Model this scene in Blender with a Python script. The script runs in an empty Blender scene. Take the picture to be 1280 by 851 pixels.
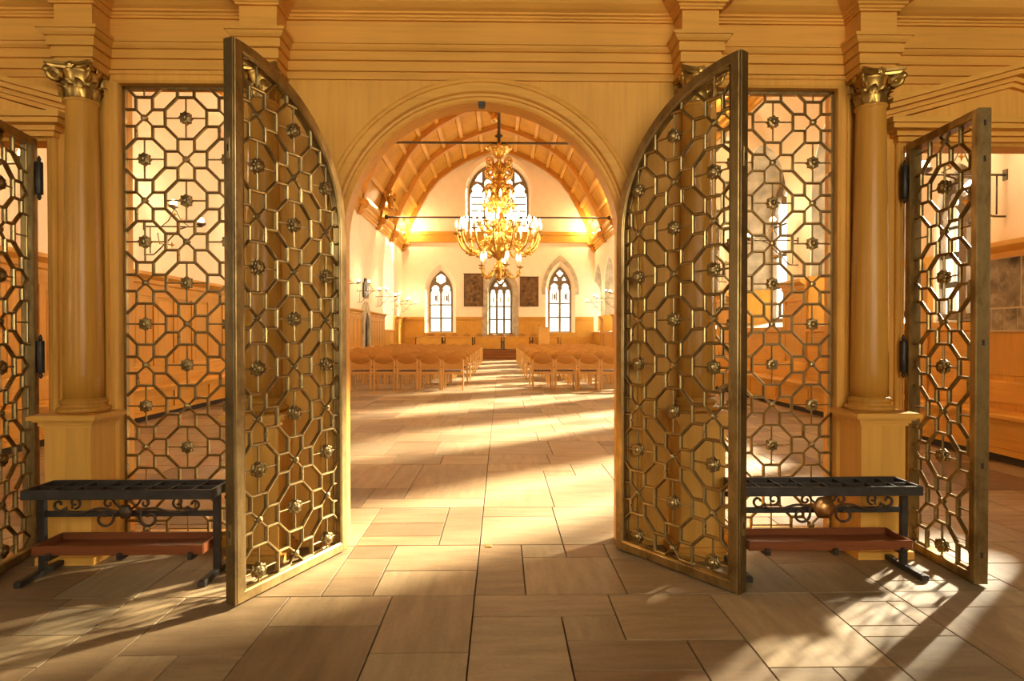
import bpy, bmesh, math, random
import numpy as np
from mathutils import Vector, Matrix

random.seed(7)
PI = math.pi
scene = bpy.context.scene
COL = scene.collection

# ------------------------------------------------------------------ camera, world, sun, exposure
F_PX, EYE, CAM_D = 750.0, 1.35, 3.82
yaw, pit = math.atan(14 / F_PX), math.atan(7.5 / F_PX)
FW = np.array([math.sin(yaw) * math.cos(pit), math.cos(yaw) * math.cos(pit), -math.sin(pit)])
RT = np.array([math.cos(yaw), -math.sin(yaw), 0.0])
UP = np.cross(RT, FW)
CP = np.array([0, -CAM_D, EYE])
def on_y(x, y, Y):
    r = FW + RT * (x - 640) / F_PX + UP * (425.5 - y) / F_PX
    return CP + r * ((Y - CP[1]) / r[1])
def project(p):
    d = np.array(p, float) - CP
    z = d @ FW
    return 640 + F_PX * (d @ RT) / z, 425.5 - F_PX * (d @ UP) / z, z

cam_data = bpy.data.cameras.new('camera')
cam_data.sensor_width = 36.0
cam_data.lens = 36.0 * F_PX / 1280.0
cam_data.clip_start, cam_data.clip_end = 0.05, 200
cam = bpy.data.objects.new('camera', cam_data)
cam.location = CP
cam.rotation_euler = (PI / 2 - pit, 0, -yaw)
COL.objects.link(cam)
scene.camera = cam

world = bpy.data.worlds.new('world')
scene.world = world
world.use_nodes = True
bg = world.node_tree.nodes['Background']
bg.inputs[0].default_value = (1.0, 0.90, 0.70, 1)
bg.inputs[1].default_value = 3.2

SUN_DIR = Vector((-0.80, -0.60, -math.tan(math.radians(24.5)))).normalized()
sun_d = bpy.data.lights.new('sun', 'SUN')
sun_d.energy = 28
sun_d.color = (1.0, 0.90, 0.68)
sun_d.angle = math.radians(4.5)
sun = bpy.data.objects.new('sun', sun_d)
sun.rotation_euler = SUN_DIR.to_track_quat('-Z', 'Y').to_euler()
sun.location = (30, 20, 20)
COL.objects.link(sun)

vs = scene.view_settings
vs.view_transform = 'Standard'
vs.look = 'None'
vs.gamma = 1
vs.use_curve_mapping = False
vs.exposure = 1.36
cy = scene.cycles
cy.max_bounces = 8
cy.diffuse_bounces = 5
cy.glossy_bounces = 4
cy.transparent_max_bounces = 12
cy.sample_clamp_indirect = 6
cy.caustics_reflective = False
cy.caustics_refractive = False
cy.use_denoising = True

# ------------------------------------------------------------------ materials
def new_mat(name):
    m = bpy.data.materials.new(name)
    m.use_nodes = True
    nt = m.node_tree
    return m, nt, nt.nodes['Principled BSDF']
def N(nt, t, **kw):
    n = nt.nodes.new(t)
    for k, v in kw.items():
        setattr(n, k, v)
    return n
def ramp(nt, fac, stops):
    r = N(nt, 'ShaderNodeValToRGB')
    e = r.color_ramp.elements
    while len(e) < len(stops):
        e.new(0.5)
    for el, (p, c) in zip(e, stops):
        el.position = p
        el.color = (*c, 1)
    nt.links.new(fac, r.inputs[0])
    return r.outputs[0]
def bump(nt, bsdf, h, strength=0.2, dist=0.01):
    b = N(nt, 'ShaderNodeBump')
    b.inputs['Strength'].default_value = strength
    b.inputs['Distance'].default_value = dist
    nt.links.new(h, b.inputs['Height'])
    nt.links.new(b.outputs[0], bsdf.inputs['Normal'])
def coords(nt, scale):
    tc = N(nt, 'ShaderNodeTexCoord')
    mp = N(nt, 'ShaderNodeMapping')
    mp.inputs['Scale'].default_value = scale
    nt.links.new(tc.outputs['Object'], mp.inputs[0])
    return mp.outputs[0]
def noise(nt, vec, scale, detail=4, rough=0.55):
    n = N(nt, 'ShaderNodeTexNoise')
    n.inputs['Scale'].default_value = scale
    n.inputs['Detail'].default_value = detail
    n.inputs['Roughness'].default_value = rough
    nt.links.new(vec, n.inputs['Vector'])
    return n.outputs['Fac']
def mixc(nt, fac, a, b, mode='MIX'):
    n = N(nt, 'ShaderNodeMix', data_type='RGBA', blend_type=mode)
    for s, v in ((n.inputs[0], fac), (n.inputs[6], a), (n.inputs[7], b)):
        if isinstance(v, (int, float)):
            s.default_value = v
        elif isinstance(v, tuple):
            s.default_value = (*v, 1)
        else:
            nt.links.new(v, s)
    return n.outputs[2]
def mulc(c, k):
    return tuple(x * k for x in c)

def wood(name, c, axis='z', rough=0.42, var=0.25, spec=0.16):
    m, nt, b = new_mat(name)
    sc = {'x': (1.2, 22, 22), 'y': (22, 1.2, 22), 'z': (22, 22, 1.2)}[axis]
    v = coords(nt, sc)
    f = noise(nt, v, 1.6, 5, 0.6)
    f2 = noise(nt, coords(nt, (1, 1, 1)), 1.3, 2)
    col = ramp(nt, f, [(0.25, mulc(c, 1 - var)), (0.5, c), (0.8, mulc(c, 1 + var * 0.55))])
    col2 = ramp(nt, f2, [(0.3, (0.88, 0.86, 0.82)), (0.7, (1.05, 1.04, 1.02))])
    col = mixc(nt, 1.0, col, col2, 'MULTIPLY')
    oi = N(nt, 'ShaderNodeObjectInfo')
    col3 = ramp(nt, oi.outputs['Random'], [(0.0, (0.92, 0.9, 0.88)), (1.0, (1.0, 1.0, 1.0))])
    col = mixc(nt, 1.0, col, col3, 'MULTIPLY')
    nt.links.new(col, b.inputs['Base Color'])
    b.inputs['Roughness'].default_value = rough
    b.inputs['Specular IOR Level'].default_value = spec
    bump(nt, b, f, 0.08, 0.004)
    return m
def plain(name, c, rough=0.6, metal=0.0, var=0.12, scale=6.0, bmp=0.1, spec=0.4):
    m, nt, b = new_mat(name)
    f = noise(nt, coords(nt, (1, 1, 1)), scale, 4)
    col = ramp(nt, f, [(0.3, mulc(c, 1 - var)), (0.7, mulc(c, 1 + var * 0.6))])
    nt.links.new(col, b.inputs['Base Color'])
    b.inputs['Roughness'].default_value = rough
    b.inputs['Metallic'].default_value = metal
    b.inputs['Specular IOR Level'].default_value = spec
    if bmp:
        bump(nt, b, f, bmp, 0.004)
    return m
def bronze(name, c1, c2, rough=0.38, metal=0.85):
    m, nt, b = new_mat(name)
    f = noise(nt, coords(nt, (1, 1, 0.5)), 9, 5, 0.65)
    col = ramp(nt, f, [(0.3, c1), (0.62, c2)])
    nt.links.new(col, b.inputs['Base Color'])
    r = ramp(nt, f, [(0.3, (rough + 0.15,) * 3), (0.7, (rough - 0.06,) * 3)])
    nt.links.new(r, b.inputs['Roughness'])
    b.inputs['Metallic'].default_value = metal
    bump(nt, b, f, 0.08, 0.002)
    return m
def emit(name, c, s):
    m, nt, b = new_mat(name)
    b.inputs['Base Color'].default_value = (*c, 1)
    b.inputs['Emission Color'].default_value = (*c, 1)
    b.inputs['Emission Strength'].default_value = s
    return m
def glass(name, tint=(1, 1, 1), gl=0.06):
    m, nt, b = new_mat(name)
    out = nt.nodes['Material Output']
    tr = N(nt, 'ShaderNodeBsdfTransparent')
    f = noise(nt, coords(nt, (1, 1, 1)), 7, 3)
    col = ramp(nt, f, [(0.3, mulc(tint, 0.9)), (0.7, tint)])
    nt.links.new(col, tr.inputs[0])
    g = N(nt, 'ShaderNodeBsdfGlossy')
    g.inputs['Roughness'].default_value = 0.08
    mx = N(nt, 'ShaderNodeMixShader')
    mx.inputs[0].default_value = gl
    nt.links.new(tr.outputs[0], mx.inputs[1])
    nt.links.new(g.outputs[0], mx.inputs[2])
    nt.links.new(mx.outputs[0], out.inputs['Surface'])
    return m
def stone_floor():
    m, nt, b = new_mat('sandstone_flags')
    v = coords(nt, (1, 1, 1))
    oi = N(nt, 'ShaderNodeObjectInfo')
    ge = N(nt, 'ShaderNodeNewGeometry')
    ad = N(nt, 'ShaderNodeMath', operation='ADD')
    nt.links.new(oi.outputs['Random'], ad.inputs[0])
    nt.links.new(ge.outputs['Random Per Island'], ad.inputs[1])
    fr = N(nt, 'ShaderNodeMath', operation='FRACT')
    nt.links.new(ad.outputs[0], fr.inputs[0])
    base = ramp(nt, fr.outputs[0], [(0.0, (0.175, 0.110, 0.055)), (0.3, (0.33, 0.230, 0.118)), (0.55, (0.27, 0.205, 0.115)),
                                    (0.8, (0.38, 0.275, 0.145)), (1.0, (0.24, 0.145, 0.068))])
    fs = []
    for sc_ in ((1.0, 6.0, 1.0), (6.0, 1.0, 1.0)):
        st = N(nt, 'ShaderNodeMapping')
        st.inputs['Scale'].default_value = sc_
        st.inputs['Rotation'].default_value = (0, 0, .25)
        nt.links.new(v, st.inputs[0])
        fs.append(noise(nt, st.outputs[0], 2.4, 6, 0.62))
    gt = N(nt, 'ShaderNodeMath', operation='MULTIPLY_ADD')
    nt.links.new(fr.outputs[0], gt.inputs[0]); gt.inputs[1].default_value = 7.31; gt.inputs[2].default_value = 0.13
    g2 = N(nt, 'ShaderNodeMath', operation='FRACT'); nt.links.new(gt.outputs[0], g2.inputs[0])
    g3 = N(nt, 'ShaderNodeMath', operation='GREATER_THAN'); nt.links.new(g2.outputs[0], g3.inputs[0]); g3.inputs[1].default_value = 0.5
    fm = N(nt, 'ShaderNodeMix', data_type='FLOAT')
    nt.links.new(g3.outputs[0], fm.inputs[0]); nt.links.new(fs[0], fm.inputs[2]); nt.links.new(fs[1], fm.inputs[3])
    f1 = fm.outputs[0]
    f2 = noise(nt, v, 38, 3, 0.6)
    f3 = noise(nt, v, 1.1, 3, 0.5)
    c = mixc(nt, 1.0, base, ramp(nt, f1, [(0.28, (0.72, 0.68, 0.64)), (0.72, (1.16, 1.13, 1.08))]), 'MULTIPLY')
    c = mixc(nt, 1.0, c, ramp(nt, f2, [(0.3, (0.93, 0.93, 0.93)), (0.7, (1.05, 1.05, 1.05))]), 'MULTIPLY')
    c = mixc(nt, 1.0, c, ramp(nt, f3, [(0.35, (0.88, 0.86, 0.84)), (0.65, (1.05, 1.05, 1.05))]), 'MULTIPLY')
    nt.links.new(c, b.inputs['Base Color'])
    b.inputs['Roughness'].default_value = 0.55
    b.inputs['Specular IOR Level'].default_value = 0.35
    bump(nt, b, f1, 0.12, 0.006)
    return m

OAK = (0.74, 0.378, 0.072)
PINE = (0.66, 0.36, 0.068)
M = {
    'oak_x': wood('oak_grain_horizontal', OAK, 'x', 0.45, 0.14),
    'oak_z': wood('oak_grain_upright', OAK, 'z', 0.45, 0.14),
    'shaft': wood('oak_column', (0.54, 0.255, 0.040), 'z', 0.26, 0.18, 0.2),
    'pine_x': wood('pine_grain_cross', PINE, 'x', 0.45, 0.16),
    'pine_y': wood('pine_grain_long', PINE, 'y', 0.45, 0.16),
    'pine_z': wood('pine_grain_upright', PINE, 'z', 0.45, 0.16),
    'board': wood('vault_board', (0.56, 0.30, 0.055), 'y', 0.6, 0.14, 0.08),
    'rib': wood('pine_rib', (0.52, 0.235, 0.04), 'x', 0.45, 0.2),
    'beech': wood('beech_chair', (0.68, 0.43, 0.16), 'z', 0.4, 0.12),
    'beech_m': wood('beech_panel', (0.62, 0.36, 0.115), 'x', 0.4, 0.12),
    'beech_shade': wood('beech_shaded_head', (0.50, 0.255, 0.065), 'x', 0.4, 0.12),  # darker copy of the beech, paints the shade of the dished head rest
    'stepw': wood('dark_step_wood', (0.26, 0.105, 0.03), 'x', 0.5, 0.2),
    'maple': wood('maple_lectern', (0.72, 0.44, 0.14), 'z', 0.4, 0.1),
    'mahog': wood('reddish_tray_wood', (0.20, 0.062, 0.022), 'x', 0.32, 0.25),
    'plaster': plain('cream_plaster', (0.92, 0.79, 0.60), 0.9, 0, 0.05, 2.0, 0.05, 0.2),
    'stone': plain('weathered_sandstone', (0.50, 0.43, 0.30), 0.85, 0, 0.35, 3.5, 0.4),
    'grout': plain('dark_joint_mortar', (0.10, 0.065, 0.04), 0.95, 0, 0.2, 20, 0.1),
    'floor': stone_floor(),
    'bronze': bronze('aged_bronze', (0.19, 0.12, 0.042), (0.40, 0.285, 0.115), 0.30, 0.9),
    'brass': bronze('worn_brass_stile', (0.17, 0.098, 0.030), (0.42, 0.285, 0.105), 0.34, 0.85),
    'shadebrass': bronze('shaded_edge_bronze', (0.09, 0.05, 0.014), (0.22, 0.135, 0.042), 0.4, 0.7),  # darker bronze puts the unlit look of the gate's end face into colour
    'gilt': bronze('gilding', (0.34, 0.17, 0.03), (0.78, 0.50, 0.14), 0.28, 0.95),
    'oldgilt': bronze('aged_gilding', (0.17, 0.085, 0.02), (0.60, 0.36, 0.09), 0.34, 0.9),
    'iron': plain('black_iron', (0.055, 0.046, 0.037), 0.45, 0.5, 0.3, 12, 0.1),
    'ironr': plain('brown_iron', (0.07, 0.04, 0.02), 0.5, 0.4, 0.2, 12, 0.1),
    'greyiron': plain('worn_grey_iron', (0.16, 0.125, 0.08), 0.4, 0.6, 0.2, 12, 0.1),
    'lead': plain('lead_cames', (0.10, 0.085, 0.065), 0.6, 0.2, 0.2, 8, 0),
    'tracery': plain('tracery_stone', (0.22, 0.16, 0.10), 0.85, 0, 0.2, 5, 0.1),
    'cushion': plain('dark_cushion', (0.075, 0.035, 0.03), 0.8, 0, 0.2, 20, 0.1),
    'bulb': emit('lit_bulb', (1.0, 0.80, 0.45), 9.0),
    'flame': emit('candle_bulb', (1.0, 0.78, 0.36), 7.0),
    'candle': plain('ivory_candle', (0.80, 0.70, 0.50), 0.5, 0, 0.05, 8, 0),
    'pane': glass('clear_pane'),
    'ash': plain('sand_bed', (0.035, 0.032, 0.03), 0.95, 0, 0.3, 40, 0.3),
    'vest': wood('dark_timber', (0.17, 0.085, 0.025), 'x', 0.6, 0.2),  # dark tone keeps the unseen entrance shell from bouncing light
    'dark': plain('recess_shade', (0.04, 0.028, 0.02), 0.9, 0, 0.2, 5, 0),  # near-black standing in for shade in gaps, slots and the niche
    'copper': bronze('copper_medallion', (0.30, 0.12, 0.04), (0.70, 0.36, 0.12), 0.3, 0.9),
    'paper': plain('mount_card', (0.55, 0.47, 0.33), 0.8, 0, 0.05, 5, 0),
}

# ------------------------------------------------------------------ mesh helpers
class MB:
    def __init__(self):
        self.v, self.f, self.s = [], [], []
    def add(self, vs_, fs, smooth=False):
        o = len(self.v)
        self.v += [tuple(p) for p in vs_]
        self.f += [tuple(i + o for i in f) for f in fs]
        self.s += [smooth] * len(fs)
        return self
    def box(self, x0, x1, y0, y1, z0, z1):
        return self.add([(x0, y0, z0), (x1, y0, z0), (x1, y1, z0), (x0, y1, z0), (x0, y0, z1), (x1, y0, z1), (x1, y1, z1), (x0, y1, z1)],
                        [(0, 3, 2, 1), (4, 5, 6, 7), (0, 1, 5, 4), (1, 2, 6, 5), (2, 3, 7, 6), (3, 0, 4, 7)])
    def cbox(self, x0, x1, y0, y1, z0, z1, c):
        """box with chamfered vertical and top/bottom edges"""
        def ring(z, d):
            a, b_, e, f = x0 + d, x1 - d, y0 + d, y1 - d
            return [(a + c, e, z), (b_ - c, e, z), (b_, e + c, z), (b_, f - c, z), (b_ - c, f, z), (a + c, f, z), (a, f - c, z), (a, e + c, z)]
        vv = ring(z0, c) + ring(z0 + c, 0) + ring(z1 - c, 0) + ring(z1, c)
        ff = [tuple(range(7, -1, -1)), tuple(range(24, 32))]
        for r in range(3):
            for i in range(8):
                j = (i + 1) % 8
                ff.append((r * 8 + i, r * 8 + j, r * 8 + 8 + j, r * 8 + 8 + i))
        return self.add(vv, ff)
    def lathe(self, prof, n=20, c=(0, 0, 0), smooth=True, axis='z', lobes=0, amp=0.0):
        vv, ff = [], []
        for r, z in prof:
            for i in range(n):
                a = 2 * PI * i / n
                rr = r * (1 + (amp * math.cos(lobes * a) if lobes else 0))
                p = (rr * math.cos(a), rr * math.sin(a), z)
                if axis == 'y':
                    p = (p[0], p[2], p[1])
                vv.append((p[0] + c[0], p[1] + c[1], p[2] + c[2]))
        for k in range(len(prof) - 1):
            for i in range(n):
                j = (i + 1) % n
                q = (k * n + i, k * n + j, (k + 1) * n + j, (k + 1) * n + i)
                ff.append(q if axis == 'z' else q[::-1])
        a, b_ = tuple(range(n - 1, -1, -1)), tuple((len(prof) - 1) * n + i for i in range(n))
        ff += [a, b_] if axis == 'z' else [a[::-1], b_[::-1]]
        return self.add(vv, ff, smooth)
    def tube(self, pts, r, n=8, smooth=True, cap=True, flat=None):
        """tube along a polyline; r number or list; flat=(sx) squashes sideways"""
        pts = [Vector(p) for p in pts]
        rs = r if isinstance(r, (list, tuple)) else [r] * len(pts)
        vv, ff = [], []
        ref = None
        for i, p in enumerate(pts):
            t = (pts[min(i + 1, len(pts) - 1)] - pts[max(i - 1, 0)])
            t = t.normalized() if t.length > 1e-9 else Vector((0, 0, 1))
            if ref is None:
                ref = Vector((0, 0, 1)) if abs(t.z) < 0.9 else Vector((0, 1, 0))
            u = ref - t * ref.dot(t)
            u = u.normalized() if u.length > 1e-6 else t.orthogonal().normalized()
            w = t.cross(u)
            ref = u
            for k in range(n):
                a = 2 * PI * (k + 0.5) / n
                vv.append(p + (u * math.cos(a) + w * math.sin(a) * (flat or 1)) * rs[i])
        for i in range(len(pts) - 1):
            for k in range(n):
                j = (k + 1) % n
                ff.append((i * n + k, i * n + j, (i + 1) * n + j, (i + 1) * n + k))
        if cap:
            ff += [tuple(range(n - 1, -1, -1)), tuple((len(pts) - 1) * n + k for k in range(n))]
        return self.add(vv, ff, smooth)
    def ball(self, c, r, n=10, m=6, sz=1.0):
        prof = []
        for k in range(m + 1):
            a = -PI / 2 + PI * k / m
            prof.append((max(r * math.cos(a), r * 0.02), r * sz * math.sin(a)))
        return self.lathe(prof, n, c)
    def mesh(self, name='m'):
        me = bpy.data.meshes.new(name)
        me.from_pydata(self.v, [], self.f)
        me.polygons.foreach_set('use_smooth', self.s)
        me.update()
        return me
def obj(name, me, mat=None, parent=None, loc=(0, 0, 0), rot=(0, 0, 0)):
    if isinstance(me, MB):
        me = me.mesh(name)
    if mat is not None and not me.materials:
        me.materials.append(M[mat] if isinstance(mat, str) else mat)
    o = bpy.data.objects.new(name, me)
    COL.objects.link(o)
    o.location = loc
    o.rotation_euler = rot
    if parent is not None:
        o.parent = parent
    return o
def tag(o, label=None, cat=None, group=None, kind=None):
    if label: o['label'] = label
    if cat: o['category'] = cat
    if group: o['group'] = group
    if kind: o['kind'] = kind
    return o
def thing(name, label, cat, loc=(0, 0, 0), rotz=0, group=None):
    o = bpy.data.objects.new(name, None)
    o.empty_display_size = 0.1
    COL.objects.link(o)
    o.location = loc
    o.rotation_euler = (0, 0, rotz)
    return tag(o, label, cat, group)
def struct(name, me, mat, label, cat=None):
    return tag(obj(name, me, mat), label, cat, None, 'structure')
def copy_tree(o, parent=None):
    c = o.copy()
    COL.objects.link(c)
    c.parent = parent
    for ch in list(o.children):
        copy_tree(ch, c)
    return c
def shape2d(loops, depth, plane='xz', off=0.0, bevel=0.0):
    """filled 2D outline with holes, thick between off and off+depth along the third axis"""
    cu = bpy.data.curves.new('shape', 'CURVE')
    cu.dimensions = '2D'
    cu.fill_mode = 'BOTH'
    cu.extrude = depth / 2 - bevel
    cu.bevel_depth = bevel
    cu.bevel_resolution = 0
    if bevel:
        cu.offset = -bevel
    for lp in loops:
        sp = cu.splines.new('POLY')
        sp.points.add(len(lp) - 1)
        for p, q in zip(sp.points, lp):
            p.co = (q[0], q[1], 0, 1)
        sp.use_cyclic_u = True
    o = bpy.data.objects.new('shape', cu)
    COL.objects.link(o)
    dg = bpy.context.evaluated_depsgraph_get()
    dg.update()
    me = bpy.data.meshes.new_from_object(o.evaluated_get(dg))
    bpy.data.objects.remove(o)
    bpy.data.curves.remove(cu)
    me.materials.clear()
    for v in me.vertices:
        a, b_, c = v.co
        if plane == 'xz':
            v.co = (a, off + depth / 2 - c, b_)
        elif plane == 'yz':
            v.co = (off + depth / 2 + c, a, b_)
        else:
            v.co = (a, b_, off + depth / 2 + c)
    for p in me.polygons:
        p.use_smooth = False
    me.update()
    return me
def arc(cx, cz, r, a0, a1, n):
    return [(cx + r * math.cos(a0 + (a1 - a0) * i / n), cz + r * math.sin(a0 + (a1 - a0) * i / n)) for i in range(n + 1)]
def pointed(cx, w, z0, zs, zt, n=10):
    """pointed-arch outline: width w, sill z0, spring zs, apex zt"""
    h, a = zt - zs, w / 2
    k = max((h * h - a * a) / (2 * a), 0.0)          # centre offset beyond the middle
    R = a + k
    pts = [(cx - a, z0), (cx + a, z0), (cx + a, zs)]
    th = math.atan2(h, k)
    pts += [(cx - k + R * math.cos(th * i / n), zs + R * math.sin(th * i / n)) for i in range(1, n + 1)]
    pts += [(cx + k - R * math.cos(th * (n - i) / n), zs + R * math.sin(th * (n - i) / n)) for i in range(1, n + 1)]
    return pts
def rounded(cx, w, z0, zs, n=20):
    a = w / 2
    return [(cx - a, z0), (cx + a, z0)] + arc(cx, zs, a, 0, PI, n)
def rect(x0, x1, z0, z1):
    return [(x0, z0), (x1, z0), (x1, z1), (x0, z1)]
def foil(cx, cz, r, n, lobe=0.55, seg=7):
    """n-lobed foil"""
    d, rl, half = r * (1 - lobe), r * lobe, PI / n
    q = rl * rl - (d * math.sin(half)) ** 2
    if q > 0:
        t = d * math.cos(half) + math.sqrt(q)
        ph = math.atan2(t * math.sin(half), t * math.cos(half) - d)
    else:
        ph = PI * 0.8
    pts = []
    for k in range(n):
        a = PI / 2 + 2 * PI * k / n
        for i in range(seg + 1):
            b_ = a - ph + 2 * ph * i / seg
            pts.append((cx + d * math.cos(a) + rl * math.cos(b_), cz + d * math.sin(a) + rl * math.sin(b_)))
    return pts
ORD = ['first', 'second', 'third', 'fourth', 'fifth', 'sixth', 'seventh', 'eighth', 'ninth', 'tenth', 'eleventh', 'twelfth',
       'thirteenth', 'fourteenth', 'fifteenth', 'sixteenth', 'seventeenth', 'eighteenth', 'nineteenth', 'twentieth']

# ------------------------------------------------------------------ main dimensions
XC = -0.12                     # axis of the screen and the nave
XL, XR = -5.85, 5.60           # nave side walls
YB = 32.0                      # far wall
BAY, RIB0 = 3.65, 2.50
RIBS = [RIB0 + BAY * k for k in range(9)]        # 2.5 ... 31.7
SCR_T = 0.15                   # thickness of the oak screen
ZTOP = 7.3

# ------------------------------------------------------------------ floor
floor = struct('floor', MB().box(XL, XR, -7.0, YB, -0.12, -0.025), 'grout', 'mortar bed below the sandstone flag floor', 'floor')
manual = [(-2.9, -2.19, -1.10, -.72), (-2.19, -1.88, -1.10, -.83), (-2.19, -1.88, -.83, -.72), (-2.9, -1.88, -1.365, -1.10), (-2.9, -1.88, -1.9, -1.365),
          (-1.88, -1.615, -1.04, -.72), (-1.88, -1.615, -1.9, -1.04), (-1.615, -1.085, -1.28, -.72), (-1.615, -1.355, -1.9, -1.28),
          (-1.355, -1.085, -1.9, -1.28), (-1.085, -.56, -1.035, -.72), (-1.085, -.56, -1.9, -1.035), (-.56, -.135, -1.28, -.72),
          (-.56, -.135, -1.9, -1.28), (-.135, .555, -.96, -.72), (-.135, .29, -1.9, -.96), (.29, .555, -1.19, -.96), (.29, .82, -1.43, -1.19),
          (.29, .82, -1.9, -1.43), (.555, 1.085, -1.19, -.72), (.82, 1.085, -1.9, -1.19), (1.085, 1.62, -1.42, -.72), (1.085, 1.345, -1.9, -1.42),
          (1.345, 1.62, -1.9, -1.42), (1.62, 2.05, -.83, -.72), (1.62, 1.95, -1.08, -.83), (1.95, 2.05, -1.08, -.83), (1.62, 2.05, -1.18, -1.08),
          (1.62, 2.05, -1.9, -1.18), (2.05, 3.2, -.90, -.72), (2.05, 3.2, -1.45, -.90), (2.05, 3.2, -1.9, -1.45),
          # beyond the long cross joint
          (-2.9, -2.3, -.72, -.30), (-2.9, -2.3, -.30, .02), (-2.3, -1.88, -.72, .02), (-1.88, -1.36, -.72, -.36), (-1.88, -1.36, -.36, .02),
          (-1.36, -.93, -.72, .02), (-.93, -.665, -.72, -.20), (-.93, -.665, -.20, .02), (-.665, -.135, -.72, -.39), (-.665, -.135, -.39, .02),
          (-.135, .13, -.72, .02), (.13, .66, -.72, -.20), (.13, .40, -.20, .02), (.40, .66, -.20, .02), (.66, 1.22, -.72, -.25), (.66, 1.22, -.25, .02),
          (1.22, 1.62, -.72, .02), (1.62, 2.05, -.72, -.33), (1.62, 2.05, -.33, .02), (2.05, 2.75, -.72, -.58), (2.05, 2.75, -.58, .02),
          (2.75, 3.2, -.72, -.34), (2.75, 3.2, -.34, .02),
          # first courses inside the nave
          (-1.36, -.93, .02, .48), (-.93, -.40, .02, .20), (-.93, -.40, .20, .48), (-.40, -.135, .02, .86), (-1.62, -.93, .48, .86), (-.93, -.40, .48, .86),
          (-.135, .40, .02, .62), (-.135, .40, .62, .86), (.40, 1.05, .02, .86),
          (-1.62, -1.10, .86, 1.45), (-1.10, -.135, .86, 1.12), (-1.10, -.80, 1.12, 1.45), (-1.62, -1.02, 1.45, 2.42), (-.80, -.135, 1.12, 2.42), (-1.02, -.80, 1.45, 2.42),
          (-.135, .42, .86, 1.38), (-.135, .42, 1.38, 2.10), (-.135, .72, 2.10, 2.42), (.42, 1.05, .86, 1.90), (.42, .72, 1.90, 2.10), (.72, 1.05, 1.90, 2.42)]
def courses(x0, x1, y0, y1, out, dmin=0.45, dmax=0.9, axis_joint=True):
    y = y0
    while y < y1 - 0.05:
        d = random.uniform(dmin, dmax)
        if y1 - (y + d) < 0.35:
            d = y1 - y
        for (a, b_) in ([(x0, -.135), (-.135, x1)] if (axis_joint and x0 < -.4 and x1 > .1) else [(x0, x1)]):
            x = a
            while x < b_ - 0.02:
                w = random.uniform(0.4, 0.95)
                if b_ - (x + w) < 0.3:
                    w = b_ - x
                r = random.random()
                if r < 0.25 and d > 0.6:
                    s = random.uniform(0.35, 0.65) * d
                    out.append((x, x + w, y, y + s)); out.append((x, x + w, y + s, y + d))
                elif r < 0.35 and w > 0.8:
                    s = random.uniform(0.4, 0.6) * w
                    out.append((x, x + s, y, y + d)); out.append((x + s, x + w, y, y + d))
                else:
                    out.append((x, x + w, y, y + d))
                x += w
        y += d
slabs = list(manual)
courses(XL, -2.9, -7, .02, slabs, axis_joint=False)
courses(3.2, XR, -7, .02, slabs, axis_joint=False)
courses(-2.9, 3.2, -7, -1.9, slabs)
courses(XL, -1.62, .86, 2.42, slabs, axis_joint=False)
courses(1.05, XR, .02, 2.42, slabs, axis_joint=False)
courses(XL, -1.36, .02, .48, slabs, axis_joint=False)
courses(XL, -1.62, .48, .86, slabs, 0.38, 0.38, axis_joint=False)
courses(XL, XR, 2.42, 28.3, slabs)
def slab_mb(mb, x0, x1, y0, y1):
    j, c = 0.0035, 0.0012
    dz = random.uniform(-0.0015, 0.0)
    X0, X1, Y0, Y1 = x0 + j, x1 - j, y0 + j, y1 - j
    mb.add([(X0, Y0, -.04), (X1, Y0, -.04), (X1, Y1, -.04), (X0, Y1, -.04), (X0, Y0, dz - c), (X1, Y0, dz - c), (X1, Y1, dz - c), (X0, Y1, dz - c),
            (X0 + c, Y0 + c, dz), (X1 - c, Y0 + c, dz), (X1 - c, Y1 - c, dz), (X0 + c, Y1 - c, dz)],
           [(0, 1, 5, 4), (1, 2, 6, 5), (2, 3, 7, 6), (3, 0, 4, 7), (4, 5, 9, 8), (5, 6, 10, 9), (6, 7, 11, 10), (7, 4, 8, 11), (8, 9, 10, 11)])
def visible_area(s):
    x0, x1, y0, y1 = s
    if y1 < -2.2:
        return 0
    yy = max(y0, -2.2)
    P = [project((x, y, 0)) for x, y in ((x0, yy), (x1, yy), (x1, y1), (x0, y1))]
    xs, ys = [min(max(p[0], 0), 1280) for p in P], [min(max(p[1], 0), 851) for p in P]
    return 0.5 * abs(sum(xs[i] * ys[(i + 1) % 4] - xs[(i + 1) % 4] * ys[i] for i in range(4)))
slabs.sort(key=visible_area, reverse=True)
for s in slabs[:300]:
    mb = MB(); slab_mb(mb, *s)
    obj('flagstone', mb, 'floor', floor)
mb = MB()
for s in slabs[300:]:
    slab_mb(mb, *s)
tag(obj('far_flagstones', mb, 'floor', floor), kind='stuff')
tag(obj('floor_socket', MB().cbox(-.10, -.055, -.03, .012, -.01, .004, .002), 'gilt'), 'small square brass floor bolt socket set in the central joint', 'floor socket')

# ------------------------------------------------------------------ the oak screen
DOOR_C, DOOR_H, DOOR_Z = 3.37, 0.66, 2.56          # side doorways: centre distance, half width, head
AR, AZ = 0.875, 1.945                              # arch radius and spring
GC, GH, GZ0, GZ1 = 1.885, 0.395, 0.07, 2.93        # grille openings
outer = rect(XL, XR, 0, 13.2)
holes = [[(XC - AR, -0.1), (XC + AR, -0.1)] + arc(XC, AZ, AR, 0, PI, 40)]
for s in (-1, 1):
    holes.append(rect(XC + s * GC - GH, XC + s * GC + GH, GZ0, GZ1))
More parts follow.
